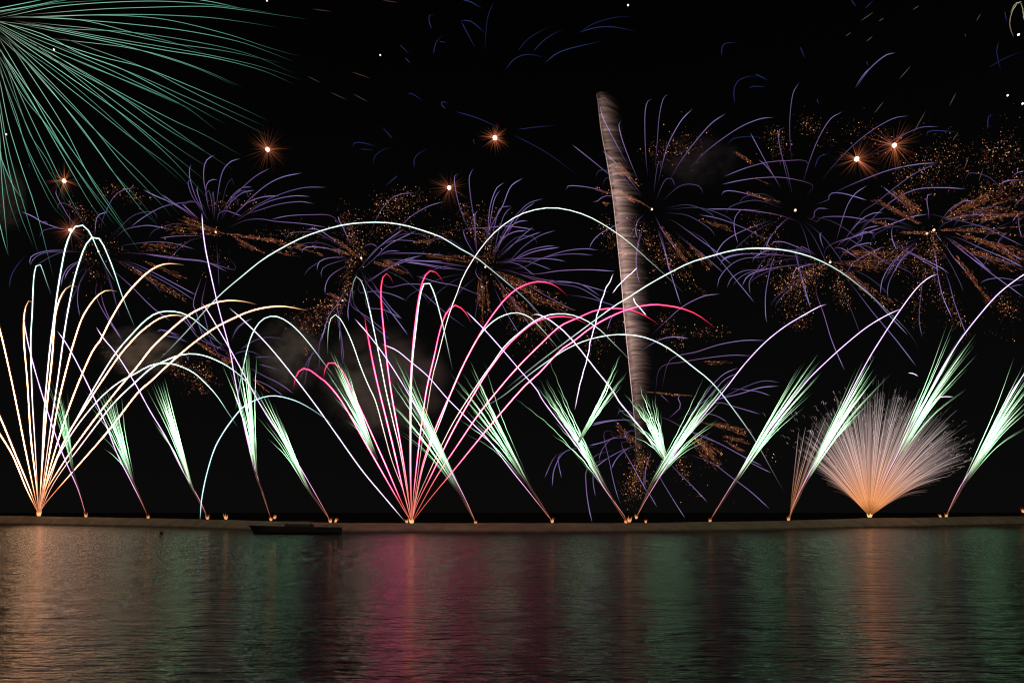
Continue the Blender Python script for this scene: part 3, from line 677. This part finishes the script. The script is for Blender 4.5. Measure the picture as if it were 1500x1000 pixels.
# gold glitter belonging to the bursts: (frame, x0, y0, x1, y1, width at start, width at end, count, streakiness)
GLIT = {
 0: [("b", 480, 250, 700, 300, 40, 60, 130, 0), ("b", 330, 330, 470, 420, 50, 60, 110, 0), ("b", 390, 520, 480, 700, 30, 60, 110, 0), ("b", 560, 600, 880, 780, 8, 30, 210, 1), ("b", 680, 600, 920, 690, 8, 20, 90, 1), ("b", 400, 480, 600, 560, 50, 60, 70, 0), ("b", 700, 800, 1200, 560, 80, 80, 26, 0)],
 1: [("b", 860, 395, 1050, 465, 30, 12, 190, 1), ("b", 780, 440, 1050, 470, 40, 12, 170, 1), ("a", 220, 467, 700, 530, 8, 30, 300, 1), ("a", 290, 480, 450, 570, 6, 25, 130, 1), ("a", 180, 340, 420, 320, 40, 50, 90, 0), ("a", 500, 560, 620, 580, 10, 14, 40, 1), ("b", 680, 530, 900, 545, 40, 40, 90, 1), ("a", 480, 470, 760, 480, 40, 60, 110, 0), ("b", 1010, 560, 1110, 640, 60, 60, 24, 0)],
 2: [("a", 850, 370, 930, 590, 60, 40, 330, 0), ("a", 1000, 390, 1250, 300, 90, 90, 260, 0), ("a", 770, 470, 930, 590, 14, 14, 130, 1), ("a", 740, 535, 930, 590, 12, 12, 90, 1), ("a", 960, 600, 1160, 660, 16, 26, 130, 1), ("a", 880, 600, 850, 780, 40, 40, 230, 0), ("a", 830, 800, 620, 960, 50, 130, 620, 0), ("y", 100, 640, 150, 730, 60, 60, 50, 0), ("a", 1180, 520, 1333, 500, 14, 20, 100, 1), ("a", 760, 760, 860, 800, 10, 10, 60, 1), ("a", 970, 480, 1180, 440, 60, 60, 120, 0)],
 3: [("f", 540, 380, 560, 620, 90, 50, 300, 0), ("f", 520, 650, 530, 880, 30, 30, 240, 1), ("f", 560, 650, 900, 800, 20, 60, 340, 1), ("f", 560, 690, 850, 1000, 12, 60, 320, 1), ("f", 160, 570, 500, 605, 16, 16, 230, 1), ("f", 30, 600, 140, 650, 10, 14, 60, 1), ("f", 420, 330, 500, 480, 60, 60, 160, 0), ("f", 0, 340, 150, 300, 60, 60, 130, 0), ("z", 0, 0, 1, 1, 1, 1, 0, 0), ("f", 700, 770, 950, 830, 30, 40, 140, 1), ("f", 200, 520, 420, 440, 50, 60, 120, 0), ("f", 640, 900, 800, 1060, 50, 90, 90, 0)],
 4: [("g", 150, 430, 270, 560, 30, 20, 160, 1), ("g", 140, 575, 335, 675, 12, 12, 160, 1), ("g", 340, 420, 590, 370, 80, 90, 240, 0), ("g", 750, 400, 840, 460, 14, 12, 70, 1), ("g", 390, 760, 540, 960, 12, 50, 220, 1), ("g", 520, 850, 640, 980, 12, 30, 110, 1), ("g", 120, 740, 160, 880, 50, 60, 120, 0), ("g", 250, 750, 400, 960, 60, 110, 270, 0), ("h", 380, 50, 560, 220, 60, 60, 150, 0), ("h", 570, 230, 610, 270, 10, 20, 16, 0), ("g", 70, 590, 140, 610, 10, 12, 40, 1), ("g", 100, 655, 150, 665, 10, 10, 20, 1)],
 5: [("g", 800, 600, 970, 655, 14, 12, 110, 1), ("g", 940, 300, 990, 420, 60, 60, 150, 0), ("g", 850, 730, 960, 960, 90, 120, 260, 0), ("g", 580, 735, 740, 790, 10, 14, 80, 1), ("g", 1090, 250, 1160, 300, 50, 60, 50, 0), ("m", 60, 240, 230, 380, 60, 90, 60, 0), ("g", 840, 535, 940, 570, 6, 8, 16, 1), ("m", 300, 280, 560, 380, 90, 90, 130, 0)],
 6: [("h", 1140, 160, 960, 260, 40, 130, 520, 0), ("h", 1040, 300, 1090, 420, 120, 60, 110, 0), ("n", 190, 120, 40, 280, 40, 130, 330, 0), ("n", 250, 170, 290, 320, 40, 60, 170, 0), ("n", 230, 115, 520, 330, 10, 40, 240, 1), ("n", 230, 110, 560, 130, 12, 60, 240, 1), ("n", 0, 380, 90, 440, 30, 20, 20, 0)],
 7: [("m", 420, 640, 720, 785, 30, 6, 330, 1), ("m", 520, 590, 650, 710, 40, 30, 210, 1), ("m", 560, 560, 860, 420, 160, 150, 560, 0), ("m", 760, 740, 980, 590, 12, 40, 290, 1), ("m", 740, 760, 1167, 610, 10, 80, 380, 1), ("m", 900, 745, 1167, 700, 20, 40, 200, 1), ("m", 740, 790, 1167, 780, 8, 30, 240, 1), ("m", 800, 790, 1167, 900, 10, 40, 260, 1), ("m", 800, 850, 1167, 990, 10, 40, 240, 1), ("m", 540, 800, 700, 800, 10, 8, 90, 1), ("m", 620, 960, 760, 880, 150, 60, 260, 0), ("m", 400, 740, 530, 765, 12, 12, 80, 1), ("m", 560, 850, 460, 950, 80, 100, 200, 0), ("n", 240, 60, 620, 80, 30, 60, 240, 1), ("n", 640, 70, 870, 440, 90, 60, 330, 0), ("n", 810, 60, 1000, 310, 14, 20, 200, 1), ("n", 640, 220, 640, 420, 80, 60, 120, 0), ("m", 720, 800, 740, 920, 20, 60, 120, 0)],
 8: [("m", 960, 430, 1167, 400, 90, 140, 300, 0), ("m", 950, 600, 1167, 560, 60, 90, 220, 0), ("n", 1040, 280, 1120, 380, 60, 90, 160, 0), ("n", 1000, 20, 1167, 110, 60, 60, 150, 1), ("n", 960, 440, 1140, 500, 30, 30, 12, 0)],
 9: [("k", 370, 460, 300, 700, 60, 90, 620, 0), ("k", 655, 350, 830, 520, 20, 50, 330, 1), ("k", 570, 450, 620, 600, 50, 50, 130, 0), ("k", 700, 270, 990, 330, 10, 26, 210, 1), ("k", 820, 345, 1000, 400, 10, 16, 130, 1), ("k", 830, 370, 970, 450, 10, 16, 110, 1), ("k", 190, 270, 330, 410, 30, 30, 130, 1), ("k", 370, 95, 640, 115, 6, 8, 90, 1), ("k", 1080, 450, 1170, 490, 40, 40, 14, 0), ("k", 480, 560, 900, 680, 200, 200, 22, 0), ("h", 30, 540, 220, 420, 80, 90, 130, 0), ("h", 380, 380, 500, 520, 80, 60, 140, 0), ("h", 540, 455, 700, 450, 30, 40, 80, 0), ("h", 580, 605, 740, 605, 10, 12, 60, 1), ("k", 660, 660, 740, 740, 10, 10, 9, 0)],
 10: [("z", 240, 780, 560, 860, 90, 130, 330, 0), ("z", 420, 590, 600, 700, 20, 30, 110, 1), ("z", 620, 720, 680, 760, 50, 40, 80, 1), ("z", 830, 860, 960, 960, 10, 14, 60, 1), ("z", 400, 930, 500, 980, 80, 40, 40, 0)],
}
for i, blobs in GLIT.items():
    c, Y, lab = CENTERS[i]; T = Tubes()
    for (fk, x0, y0, x1, y1, w0, w1, n, streak) in blobs:
        fr = FR[fk]
        dx, dy = x1 - x0, y1 - y0; L = math.hypot(dx, dy) or 1; nx, ny = -dy / L, dx / L
        ns = max(3, int(2 + (w0 + w1) / 9)); subs = [(random.gauss(0, .55), random.uniform(.55, 1.15), random.uniform(0, .3), random.uniform(.4, 1.3), random.uniform(-.05, .09)) for _k in range(ns)]
        for _ in range(int(n * (1.25 if streak else 1.1))):
            if streak:                      # fine spark rays that fan out along the way
                so_, ls, l0, bq, bend = random.choice(subs)
                t = l0 + (ls - l0) * random.random() ** .85; wd = (w0 * 1.1 + (w1 * 1.5 - w0) * t) * 0.5
                g = so_ + random.gauss(0, .13) + (random.gauss(0, .6) if random.random() < .18 else 0)
                x = x0 + dx * t + nx * g * wd; y = y0 + dy * t + ny * g * wd + bend * L * t * t
            else:
                bq = 1.0; t = random.random() if random.random() < .8 else random.uniform(-.25, 1.25); wd = (w0 + (w1 - w0) * t) * 0.5
                g = random.gauss(0, .75) if random.random() < .85 else random.gauss(0, 1.5)
                x = x0 + dx * t + nx * g * wd; y = y0 + dy * t + ny * g * wd + random.gauss(0, .35) * wd
            px, py = fr[0] + x / fr[2], fr[1] + y / fr[2]
            Yd = Y + random.uniform(-.6, .6) * math.dist((px, py), c) * Y / FOC
            q = random.random()
            if streak and q < 0.58:
                a = random.uniform(3, 8); ux, uy = dx / L, dy / L
                b = random.uniform(0.03, 0.24) * bq
                W, Yv = world_path(np.array([(px - ux * a / 2, py - uy * a / 2), (px, py + .15), (px + ux * a / 2, py + uy * a / 2 + .3)]), Yd)
                T.add(W, np.array([.25, .5, .25]) * Yd / FOC * random.uniform(.6, 1.1), np.outer([.3, 1, .3], (b * 1.15, b * .36, b * .18)), 3)
            elif q < 0.45 and not streak:
                b = random.uniform(0.03, 0.10)
                T.dot(at(px, py, Yd), random.uniform(.5, .95) * Yd / FOC, (b * 1.2, b * .40, b * .20))
            else:
                b = random.choice((.07, .10, .14, .2, .3, .5, 1.0)) * (bq ** .5) * random.uniform(.7, 1.2)
                T.dot(at(px, py, Yd), random.uniform(.36, .66) * (1.25 if b > .4 else 1) * Yd / FOC, (b * 1.15, b * random.uniform(.38, .62), b * random.uniform(.14, .36)))
    tag(T.build("gold_glitter", FAINT, roots[i]), kind="stuff")

def ball(name, parent, p, r, col, mat):
    V = []; F = []; nu, nv = 10, 6
    for j in range(1, nv):
        th = math.pi * j / nv
        for k in range(nu):
            ph = 2 * math.pi * k / nu; V.append((p[0] + r * math.sin(th) * math.cos(ph), p[1] + r * math.sin(th) * math.sin(ph), p[2] + r * math.cos(th)))
    a = len(V); V += [(p[0], p[1], p[2] + r), (p[0], p[1], p[2] - r)]
    for j in range(nv - 2):
        for k in range(nu):
            F.append((j * nu + k, (j + 1) * nu + k, (j + 1) * nu + (k + 1) % nu, j * nu + (k + 1) % nu))
    for k in range(nu):
        F.append((a, k, (k + 1) % nu)); F.append((a + 1, (nv - 2) * nu + (k + 1) % nu, (nv - 2) * nu + k))
    return link_mesh(name, V, F, mat, parent, np.tile(col, (len(V), 1)))
for i, (px, py, r) in enumerate([(144, 368, 1.6), (316, 340, 1.6), (529, 378, 1.8), (711, 391, 1.6), (955, 306.5, 1.8), (1165, 308, 2.1), (1216, 384, 1.9), (1368, 337, 2.1)]):
    Y = CENTERS[i][1]; ball("burst_core", roots[i], at(px, py, Y), r * .85 * Y / FOC, (2.2, 1.2, .8), FAINT)
for i, px, py, r in [(2, 502, 440, 1.4), (3, 706, 420, 1.4), (7, 1358, 342, 1.8)]:
    Y = CENTERS[i][1]; ball("burst_core", roots[i], at(px, py, Y), r * .85 * Y / FOC, (2.2, 1.2, .8), FAINT)

# ---- red flares hanging in the sky with a star of faint spikes
for px, py, r, sp, b, lab in [
    (392, 219, 3.6, 38, 1.0, "red-haloed star between the green palm burst and the sky's dark middle"),
    (94, 265, 3.2, 30, 1.0, "red-haloed star shining through the green palm burst"),
    (103, 337, 2.6, 30, 1.0, "red-haloed star touching the top of the gold fan's tallest loop"),
    (725, 202, 3.8, 24, 1.9, "brightest short-spiked red-haloed star above the middle"),
    (658, 275, 3.4, 34, 0.8, "red-haloed star lower left of the brightest spiked one"),
    (1255, 233, 4.0, 40, 1.3, "red-haloed star, left one of the close pair at upper right"),
    (1310, 213, 3.7, 46, 1.2, "red-haloed star, right one of the close pair at upper right")]:
    Y = 340.0
    root = empty("flare_star", at(px, py, Y), lab, "flare", "red-haloed flares in the sky")
    ball("flare_core", root, at(px, py, Y), r * .82 * Y / FOC, (5, 3.2, 2.6), FAINT)
    halo = Tubes()
    for k in range(84):
        a = random.random() * 6.283; L = sp * random.uniform(.35, 1.0)
        d = random.uniform(-.6, .6); m = 6; t = np.linspace(0, 1, m)
        P = np.stack([px + math.cos(a) * (r * .7 + L * t), py + math.sin(a) * (r * .7 + L * t) + 1.5 * t ** 2], 1)
        W, Yv = world_path(P, Y + d * L * t * Y / FOC)
        bb = b * random.uniform(.008, .055)
        halo.add(W, random.uniform(.3, .7) * Yv / FOC * np.interp(t, [0, .3, 1], [.7, 1, .35]), np.outer(np.interp(t, [0, .3, 1], [2.2, 1, .06]) * bb, (1.0, .27, .11)), 3)
    halo.build("spike_halo", VEIL, root)

# ---- small white sparks high up
for px, py, r, lab in [
    (920, 8, 1.9, "lone white spark at the top edge right of centre"), (557, 81, 1.7, "lone white spark high left of centre"),
    (391, 1.5, 1.6, "white spark at the top edge above the green palm burst"), (79, 73, 1.8, "white spark within the green palm burst near its heart"),
    (9, 197, 1.8, "white spark at the left edge within the green palm burst"), (1476, 140, 1.9, "white spark at upper right near the edge"),
    (1498, 152, 2.0, "white spark on the right edge below its neighbour"), (1492, 51, 2.4, "white spark under the beaded arc in the top right corner")]:
    Y = 330.0
    o = ball("white_spark", None, (0, 0, 0), r * .68 * Y / FOC, (2.0 * r / 2, 1.85 * r / 2, 1.7 * r / 2), FAINT); o.location = at(px, py, Y)
    tag(o, lab, "spark", "white sparks high in the sky")

# ---- faint blue shells that have nearly burnt out
BLC = [((700, 110), 420, "nearly burnt-out blue shell burst high above the middle"), ((560, 200), 410, "nearly burnt-out blue shell burst with small hooks left of the spiked star"),
       ((1100, 150), 430, "nearly burnt-out blue shell burst high right of the column"), ((1420, 80), 430, "nearly burnt-out blue shell burst in the upper right"), ((60, 290), 420, "dark blue shell burst remnant at the left edge")]
br_ = [empty("shell_burst", at(c[0], c[1], Y), lab, "firework", "dying blue shell bursts") for c, Y, lab in BLC]
for fk, txt in BLUE.items():
    for s in txt.replace("\n", "|").split("|"):
        if not s.strip(): continue
        pts = seq(s.strip(), FR[fk]); i = min(range(len(BLC)), key=lambda j: math.dist(BLC[j][0], pts[len(pts) // 2]))
        c, Y, lab = BLC[i]; b = random.uniform(.4, 1.1)
        star_trail(br_[i], "blue_trail", c, Y, pts, .55, [(0, (.028 * b, .038 * b, .16 * b)), (1, (.015 * b, .022 * b, .08 * b))], random.uniform(-.5, .5), .15, .4, FAINT)
ph = seq("935,233 890,245 820,305 760,390", FR["q"])
star_trail(br_[2], "purple_trail", BLC[2][0], 430, ph, .6, [(0, (.22, .17, .42)), (1, (.10, .07, .2))], .2, .1, .4, FAINT)
emb = empty("falling_embers", at(1270, 90, 400), "scattered short dull orange ember strokes high at the right", "firework")
for s in "780,95 840,53|860,95 885,80|950,350 1003,290|1170,470 1203,405|1010,590 1070,485|840,500 885,445|715,160 740,143|805,185 835,160|1010,45 1040,25|1235,750 1258,685|1300,800 1322,735|1185,620 1212,580|1290,95 1310,60|-500,100 -400,120".split("|")[:13]:
    star_trail(emb, "ember_stroke", (1270, 90), 400, seq(s, FR["q"]), .5, [(0, (.10, .06, .05)), (1, (.09, .07, .06))], .3, .3, .3, FAINT)
emb2 = empty("falling_embers", at(530, 130, 400), "few faint dull ember strokes left of the brightest spiked star", "firework")
for s in "190,315 280,345|100,405 175,440|200,412 270,450|0,335 60,365|20,40 110,52|330,2 400,12".split("|"):
    star_trail(emb2, "ember_stroke", (530, 130), 400, seq(s, FR["p"]), .5, [(0, (.08, .04, .03)), (1, (.05, .025, .02))], .3, .3, .3, FAINT)
# beaded arc in the top right corner
bd = empty("comet", at(1490, 10, 360), "beaded greenish-gold arc hanging in the top right corner", "firework")
for j, s in enumerate(("1455,165 1440,125 1438,90 1450,45 1475,8", "1480,5 1492,30 1497,60 1500,90", "1440,60 1460,20 1490,8")):
    trail("beaded_tail", bd, seq(s, FR["q"]), 1.0, [(0, (.10, .06, .04)), (.5, (.25, .22, .14)), (1, (.4, .5, .3))], 360, fa=.1, fb=.1, mat=FAINT, wob=.5, wob_f=5)

# ---- great green palm burst, upper left
palm = empty("palm_burst", at(-28, 26, 300), "huge teal-green palm burst spreading from the upper left corner", "firework")
PALM = """0,40 200,0 260,-20|60,60 250,20 540,0|60,75 300,30 640,8 900,12 1180,42 1330,65|230,65 500,45 800,35 1000,32 1150,45 1500,95|940,-6 1060,15 1180,42
130,85 400,75 700,72 1000,85 1200,110 1350,135|200,85 500,75 800,95 1100,165 1300,230 1460,275|140,85 350,95 600,115 900,150 1150,200 1300,250 1430,300
0,105 300,140 600,155 900,195 1200,260 1440,360|180,120 500,180 800,230 1000,265 1250,320 1470,390|180,125 500,190 800,245 1050,285 1280,345 1430,410
160,85 400,100 650,160 850,210 1000,260|350,200 600,230 800,275 1000,345 1180,425|0,105 250,200 500,280 700,330 950,430 1150,515 1310,590|200,140 500,200 700,250 950,330 1150,420
0,110 200,165 400,265 600,340 850,470 1100,605|400,220 700,330 900,430 1100,530 1300,620|350,250 650,360 900,470 1100,560 1340,680|450,330 700,430 950,540
0,130 300,290 600,460 850,590 1000,660 1180,760|0,135 300,310 560,450 800,600 1000,740 1140,830|300,290 600,480 800,620 1050,770|100,200 400,380 700,600 880,730 1020,820
0,140 300,350 600,560 800,720 1000,880|200,240 500,480 800,740 960,910 1020,980|0,150 250,360 450,520 650,680 850,830 940,930|60,230 300,470 520,690 700,860 880,1050
100,250 400,560 600,800 780,990 840,1060|0,185 200,380 450,700 560,850 700,1000 770,1100|150,330 380,600 560,850 680,1010 770,1100|80,260 300,600 430,850 540,1020 690,1240
0,240 100,420 300,720 450,930 650,1180|20,230 150,450 330,760 470,970 560,1100|0,280 120,480 250,640 400,870 530,1060|0,240 60,340 180,540 300,750 420,960 520,1110
40,350 140,640 240,800 330,1020|60,380 200,680 360,1000 420,1090|0,330 60,530 150,760 280,1000 330,1070|20,400 80,560 120,700 180,850 260,1010 320,1070|0,400 40,600 100,800 180,1040 260,1350
0,500 30,680 80,880 130,1050 190,1250|0,560 30,760 60,900 100,1050 160,1200|0,720 20,850 50,1000 100,1140|0,760 60,900 130,1000|0,60 300,5 420,-15|30,50 180,25 330,-10
0,690 10,900 40,1240|0,1100 20,1180 42,1250|60,210 260,340 480,520 720,740 900,900|150,180 420,290 640,390 900,520 1060,640|0,120 240,240 460,330 760,460 920,530|250,120 520,150 820,210 1100,250 1380,310
0,300 90,520 220,800 350,1010|10,260 200,520 420,830 620,1120"""
pk = 0
for s in PALM.replace("\n", "|").split("|"):
    pts = seq(s.strip(), FR["r"]); b = random.uniform(.7, 1.6)
    q0, q1 = pts[0], pts[1]; dd = math.dist(q0, q1); ext = min(34, 10 + math.dist(q0, (-28, 26)))
    pts = [(q0[0] - (q1[0] - q0[0]) / dd * ext, q0[1] - (q1[1] - q0[1]) / dd * ext)] + pts
    star_trail(palm, "green_trail", (-28, 26), 300.0, pts, random.uniform(.30, .45), [(0, (.16 * b, .15 * b, .10 * b)), (.2, (.22 * b, .40 * b, .30 * b)), (.5, (.15 * b, .44 * b, .31 * b)), (1, (.06 * b, .22 * b, .15 * b))], random.uniform(-.8, .8), .12, .3, FAINT)

# ------------------------------------------------------------------ smoke lit by the fireworks
def smoke_mat(name, dens, col):
    m, t = mat_new(name); L = t.links.new; N = t.nodes.new
    out = N("ShaderNodeOutputMaterial"); v = N("ShaderNodeVolumePrincipled"); co = N("ShaderNodeTexCoord")
    v.inputs["Color"].default_value = (*col, 1); v.inputs["Anisotropy"].default_value = 0.0
    nz = N("ShaderNodeTexNoise"); nz.inputs["Scale"].default_value = 2.2; nz.inputs["Detail"].default_value = 3; nz.inputs["Distortion"].default_value = 0.6
    ln = N("ShaderNodeVectorMath"); ln.operation = 'LENGTH'
    L(co.outputs["Object"], ln.inputs[0]); L(co.outputs["Object"], nz.inputs[0])
    s1 = N("ShaderNodeMapRange"); s1.inputs[1].default_value = 0.95; s1.inputs[2].default_value = 0.15; s1.inputs[3].default_value = 0; s1.inputs[4].default_value = 1
    s2 = N("ShaderNodeMapRange"); s2.inputs[1].default_value = 0.42; s2.inputs[2].default_value = 0.68; s2.inputs[3].default_value = 0; s2.inputs[4].default_value = dens
    L(ln.outputs["Value"], s1.inputs[0]); L(nz.outputs[0], s2.inputs[0])
    mu = N("ShaderNodeMath"); mu.operation = 'MULTIPLY'; L(s1.outputs[0], mu.inputs[0]); L(s2.outputs[0], mu.inputs[1])
    L(mu.outputs[0], v.inputs["Density"]); L(v.outputs[0], out.inputs["Volume"])
    return m
SMOKE = smoke_mat("gun_smoke", 0.12, (0.85, 0.8, 0.78))
THIN = smoke_mat("thin_smoke", 0.05, (0.8, 0.7, 0.85))
for px, py, rx, rz, Y, lab in [
    (205, 515, 70, 42, 375, "brown smoke cloud drifting behind the gold fan's right comets"),
    (425, 520, 60, 62, 262, "grey-violet smoke cloud between the two comet fans"),
    (560, 560, 110, 90, 262, "thin dark smoke behind the crimson fan"),
    (1020, 235, 75, 45, 330, "faint violet smoke near the shell burst right of the column"),
    (8, 285, 34, 60, 372, "wispy smoke at the left edge below the palm burst's heart")]:
    V = []; F = []; nu, nv = 16, 10
    for j in range(nv + 1):
        for k in range(nu):
            th = math.pi * j / nv; phi = 2 * math.pi * k / nu; V.append((math.sin(th) * math.cos(phi), math.sin(th) * math.sin(phi), math.cos(th)))
    for j in range(nv):
        for k in range(nu): F.append((j * nu + k, (j + 1) * nu + k, (j + 1) * nu + (k + 1) % nu, j * nu + (k + 1) % nu))
    o = link_mesh("smoke_cloud", V, F, SMOKE); o.location = at(px, py, Y); o.scale = (rx * Y / FOC, min(rx, rz) * Y / FOC * .8, rz * Y / FOC)
    if "faint" in lab: o.data.materials[0] = THIN
    tag(o, lab, "smoke", "smoke clouds", "stuff")

# ------------------------------------------------------------------ boat
HULL = surf_mat("black_hull_paint", (0.012, 0.009, 0.009), 0.55, 3.0, (0.02, 0.012, 0.011), 0.1, 0.3)
TRIM = surf_mat("dark_brown_trim", (0.06, 0.035, 0.03), 0.6, 4.0, (0.04, 0.025, 0.022), 0.1, 0.3)
CANVAS = surf_mat("faded_canvas", (0.10, 0.07, 0.065), 0.9, 2.0, (0.07, 0.05, 0.045), 0.1, 0.1)
GLASS = surf_mat("dark_glass", (0.01, 0.01, 0.012), 0.12, None, None, 0, 0.5)
def box(bm_v, bm_f, x0, x1, y0, y1, z0, z1, tx=0.0, ty=0.0):
    b = len(bm_v)
    bm_v += [(x0, y0, z0), (x1, y0, z0), (x1, y1, z0), (x0, y1, z0), (x0 + tx, y0 + ty, z1), (x1 - tx, y0 + ty, z1), (x1 - tx, y1 - ty, z1), (x0 + tx, y1 - ty, z1)]
    for f in ((3, 2, 1, 0), (4, 5, 6, 7), (0, 1, 5, 4), (1, 2, 6, 5), (2, 3, 7, 6), (3, 0, 4, 7)): bm_f.append(tuple(b + k for k in f))
def part(name, boxes, mat, root):
    V = []; F = []
    for b in boxes: box(V, F, *b)
    me = bpy.data.meshes.new(name); me.from_pydata(V, [], F); me.materials.append(mat)
    o = bpy.data.objects.new(name, me); COL.objects.link(o); o.parent = root
    bv = o.modifiers.new("bevel", 'BEVEL'); bv.width = 0.04; bv.segments = 2
    return o
def boat():
    Y = 189.0; cx = (365 + 499) / 2; x, y, _ = at(cx, 780, Y)
    root = empty("moored_boat", (x, y, 0), "long low black boat moored in front of the sandbank", "boat")
    root.rotation_euler = (0, 0, math.radians(2))
    Lh = 12.6; V = []; F = []; n = 26; m = 9
    for i in range(n):
        u = i / (n - 1); xx = -Lh + 2 * Lh * u
        bw = 2.1 * (1 - (1 - min(1, u / 0.28)) ** 2.2) * (1 - 0.16 * max(0, (u - .75) / .25) ** 2) + 0.04     # narrow pointed bow at the left
        top = 2.0 + 0.45 * (1 - u) ** 3 - .15 * u; rake = 1.6 * max(0, 1 - u / .2)
        for j in range(m):
            a = math.pi * j / (m - 1); yy = -math.cos(a) * bw; zz = top - (top + .4) * math.sin(a) ** 0.55
            V.append((xx + rake * (1 - (zz + .4) / (top + .4)), yy, zz))
    for i in range(n - 1):
        for j in range(m - 1):
            a = i * m + j; F.append((a, a + 1, a + m + 1, a + m))
    F.append(tuple((n - 1) * m + j for j in range(m)))
    h = bpy.data.meshes.new("hull"); h.from_pydata(V, [], F); h.materials.append(HULL)
    ho = bpy.data.objects.new("hull", h); COL.objects.link(ho); ho.parent = root
    DV = []; DF = []
    for i in range(n):
        DV += [(V[i * m][0], V[i * m][1] * .97, V[i * m][2] - .25), (V[i * m][0], -V[i * m][1] * .97, V[i * m][2] - .25)]
    for i in range(n - 1): DF.append((2 * i, 2 * i + 2, 2 * i + 3, 2 * i + 1))
    d = bpy.data.meshes.new("deck"); d.from_pydata(DV, [], DF); d.materials.append(TRIM)
    do = bpy.data.objects.new("deck", d); COL.objects.link(do); do.parent = root
    part("cabin", [(-2.8, 5.2, -1.3, 1.3, 1.7, 2.75, .35, .2)], HULL, root)
    wf = part("window_band", [(-2.0, 4.4, -1.30, -1.16, 2.2, 2.55, 0.05, 0)], GLASS, root)
    part("canopy", [(-2.9, 4.9, -1.5, 1.5, 3.45, 3.62, .4, .3)], CANVAS, root)
    for px_ in (-2.4, 0.4, 4.2):
        for py_ in (-1.25, 1.25): part("canopy_post", [(px_, px_ + .09, py_ - .05, py_ + .05, 2.0, 3.48)], TRIM, root)
    part("stern_rail", [(9.0, 12.2, -1.6, -1.52, 2.55, 2.63), (9.0, 9.08, -1.6, -1.52, 1.7, 2.6), (12.1, 12.18, -1.6, -1.52, 1.7, 2.6), (10.5, 10.58, -1.6, -1.52, 1.7, 2.6)], TRIM, root)
    part("engine", [(12.45, 13.0, -.35, .35, .5, 1.7, .08, .06)], HULL, root)
boat()

BUOY = surf_mat("black_buoy_rubber", (0.01, 0.009, 0.008), 0.5, 6.0, (0.02, 0.015, 0.012), 0.1, 0.3)
def buoy(px, py, r, lab):
    Y = CAM_H * FOC / (py + r * .6 - HORIZON); R = r * Y / FOC
    x, y, _ = at(px, py, Y)
    root = empty("mooring_buoy", (x, y, 0), lab, "buoy", "dark mooring buoys")
    V = []; F = []; nu, nv = 16, 10
    for j in range(nv + 1):
        for k in range(nu):
            th = math.pi * j / nv; p_ = 2 * math.pi * k / nu
            V.append((R * 1.08 * math.sin(th) * math.cos(p_), R * 1.08 * math.sin(th) * math.sin(p_), R * .55 + R * math.cos(th)))
    for j in range(nv):
        for k in range(nu): F.append((j * nu + k, (j + 1) * nu + k, (j + 1) * nu + (k + 1) % nu, j * nu + (k + 1) % nu))
    for nm, vv, ff in (("float", V, F),):
        me = bpy.data.meshes.new(nm); me.from_pydata(vv, [], ff); me.materials.append(BUOY); o = bpy.data.objects.new(nm, me); COL.objects.link(o); o.parent = root
    T = Tubes(); ang = np.linspace(0, 2 * math.pi, 13)
    T.add(np.stack([np.cos(ang) * R * .28, 0 * ang, R * 1.75 + np.sin(ang) * R * .28], 1), np.full(13, R * .07), np.zeros((13, 3)), 5)
    me = bpy.data.meshes.new("lifting_ring"); me.from_pydata([tuple(v) for v in np.vstack(T.v)], [], T.f); me.materials.append(TRIM)
    o = bpy.data.objects.new("lifting_ring", me); COL.objects.link(o); o.parent = root
buoy(236.5, 780.5, 2.7, "round dark buoy on the water left of the boat, the larger one")
buoy(489, 803.5, 1.5, "tiny dark buoy on the pink water below the boat's stern")
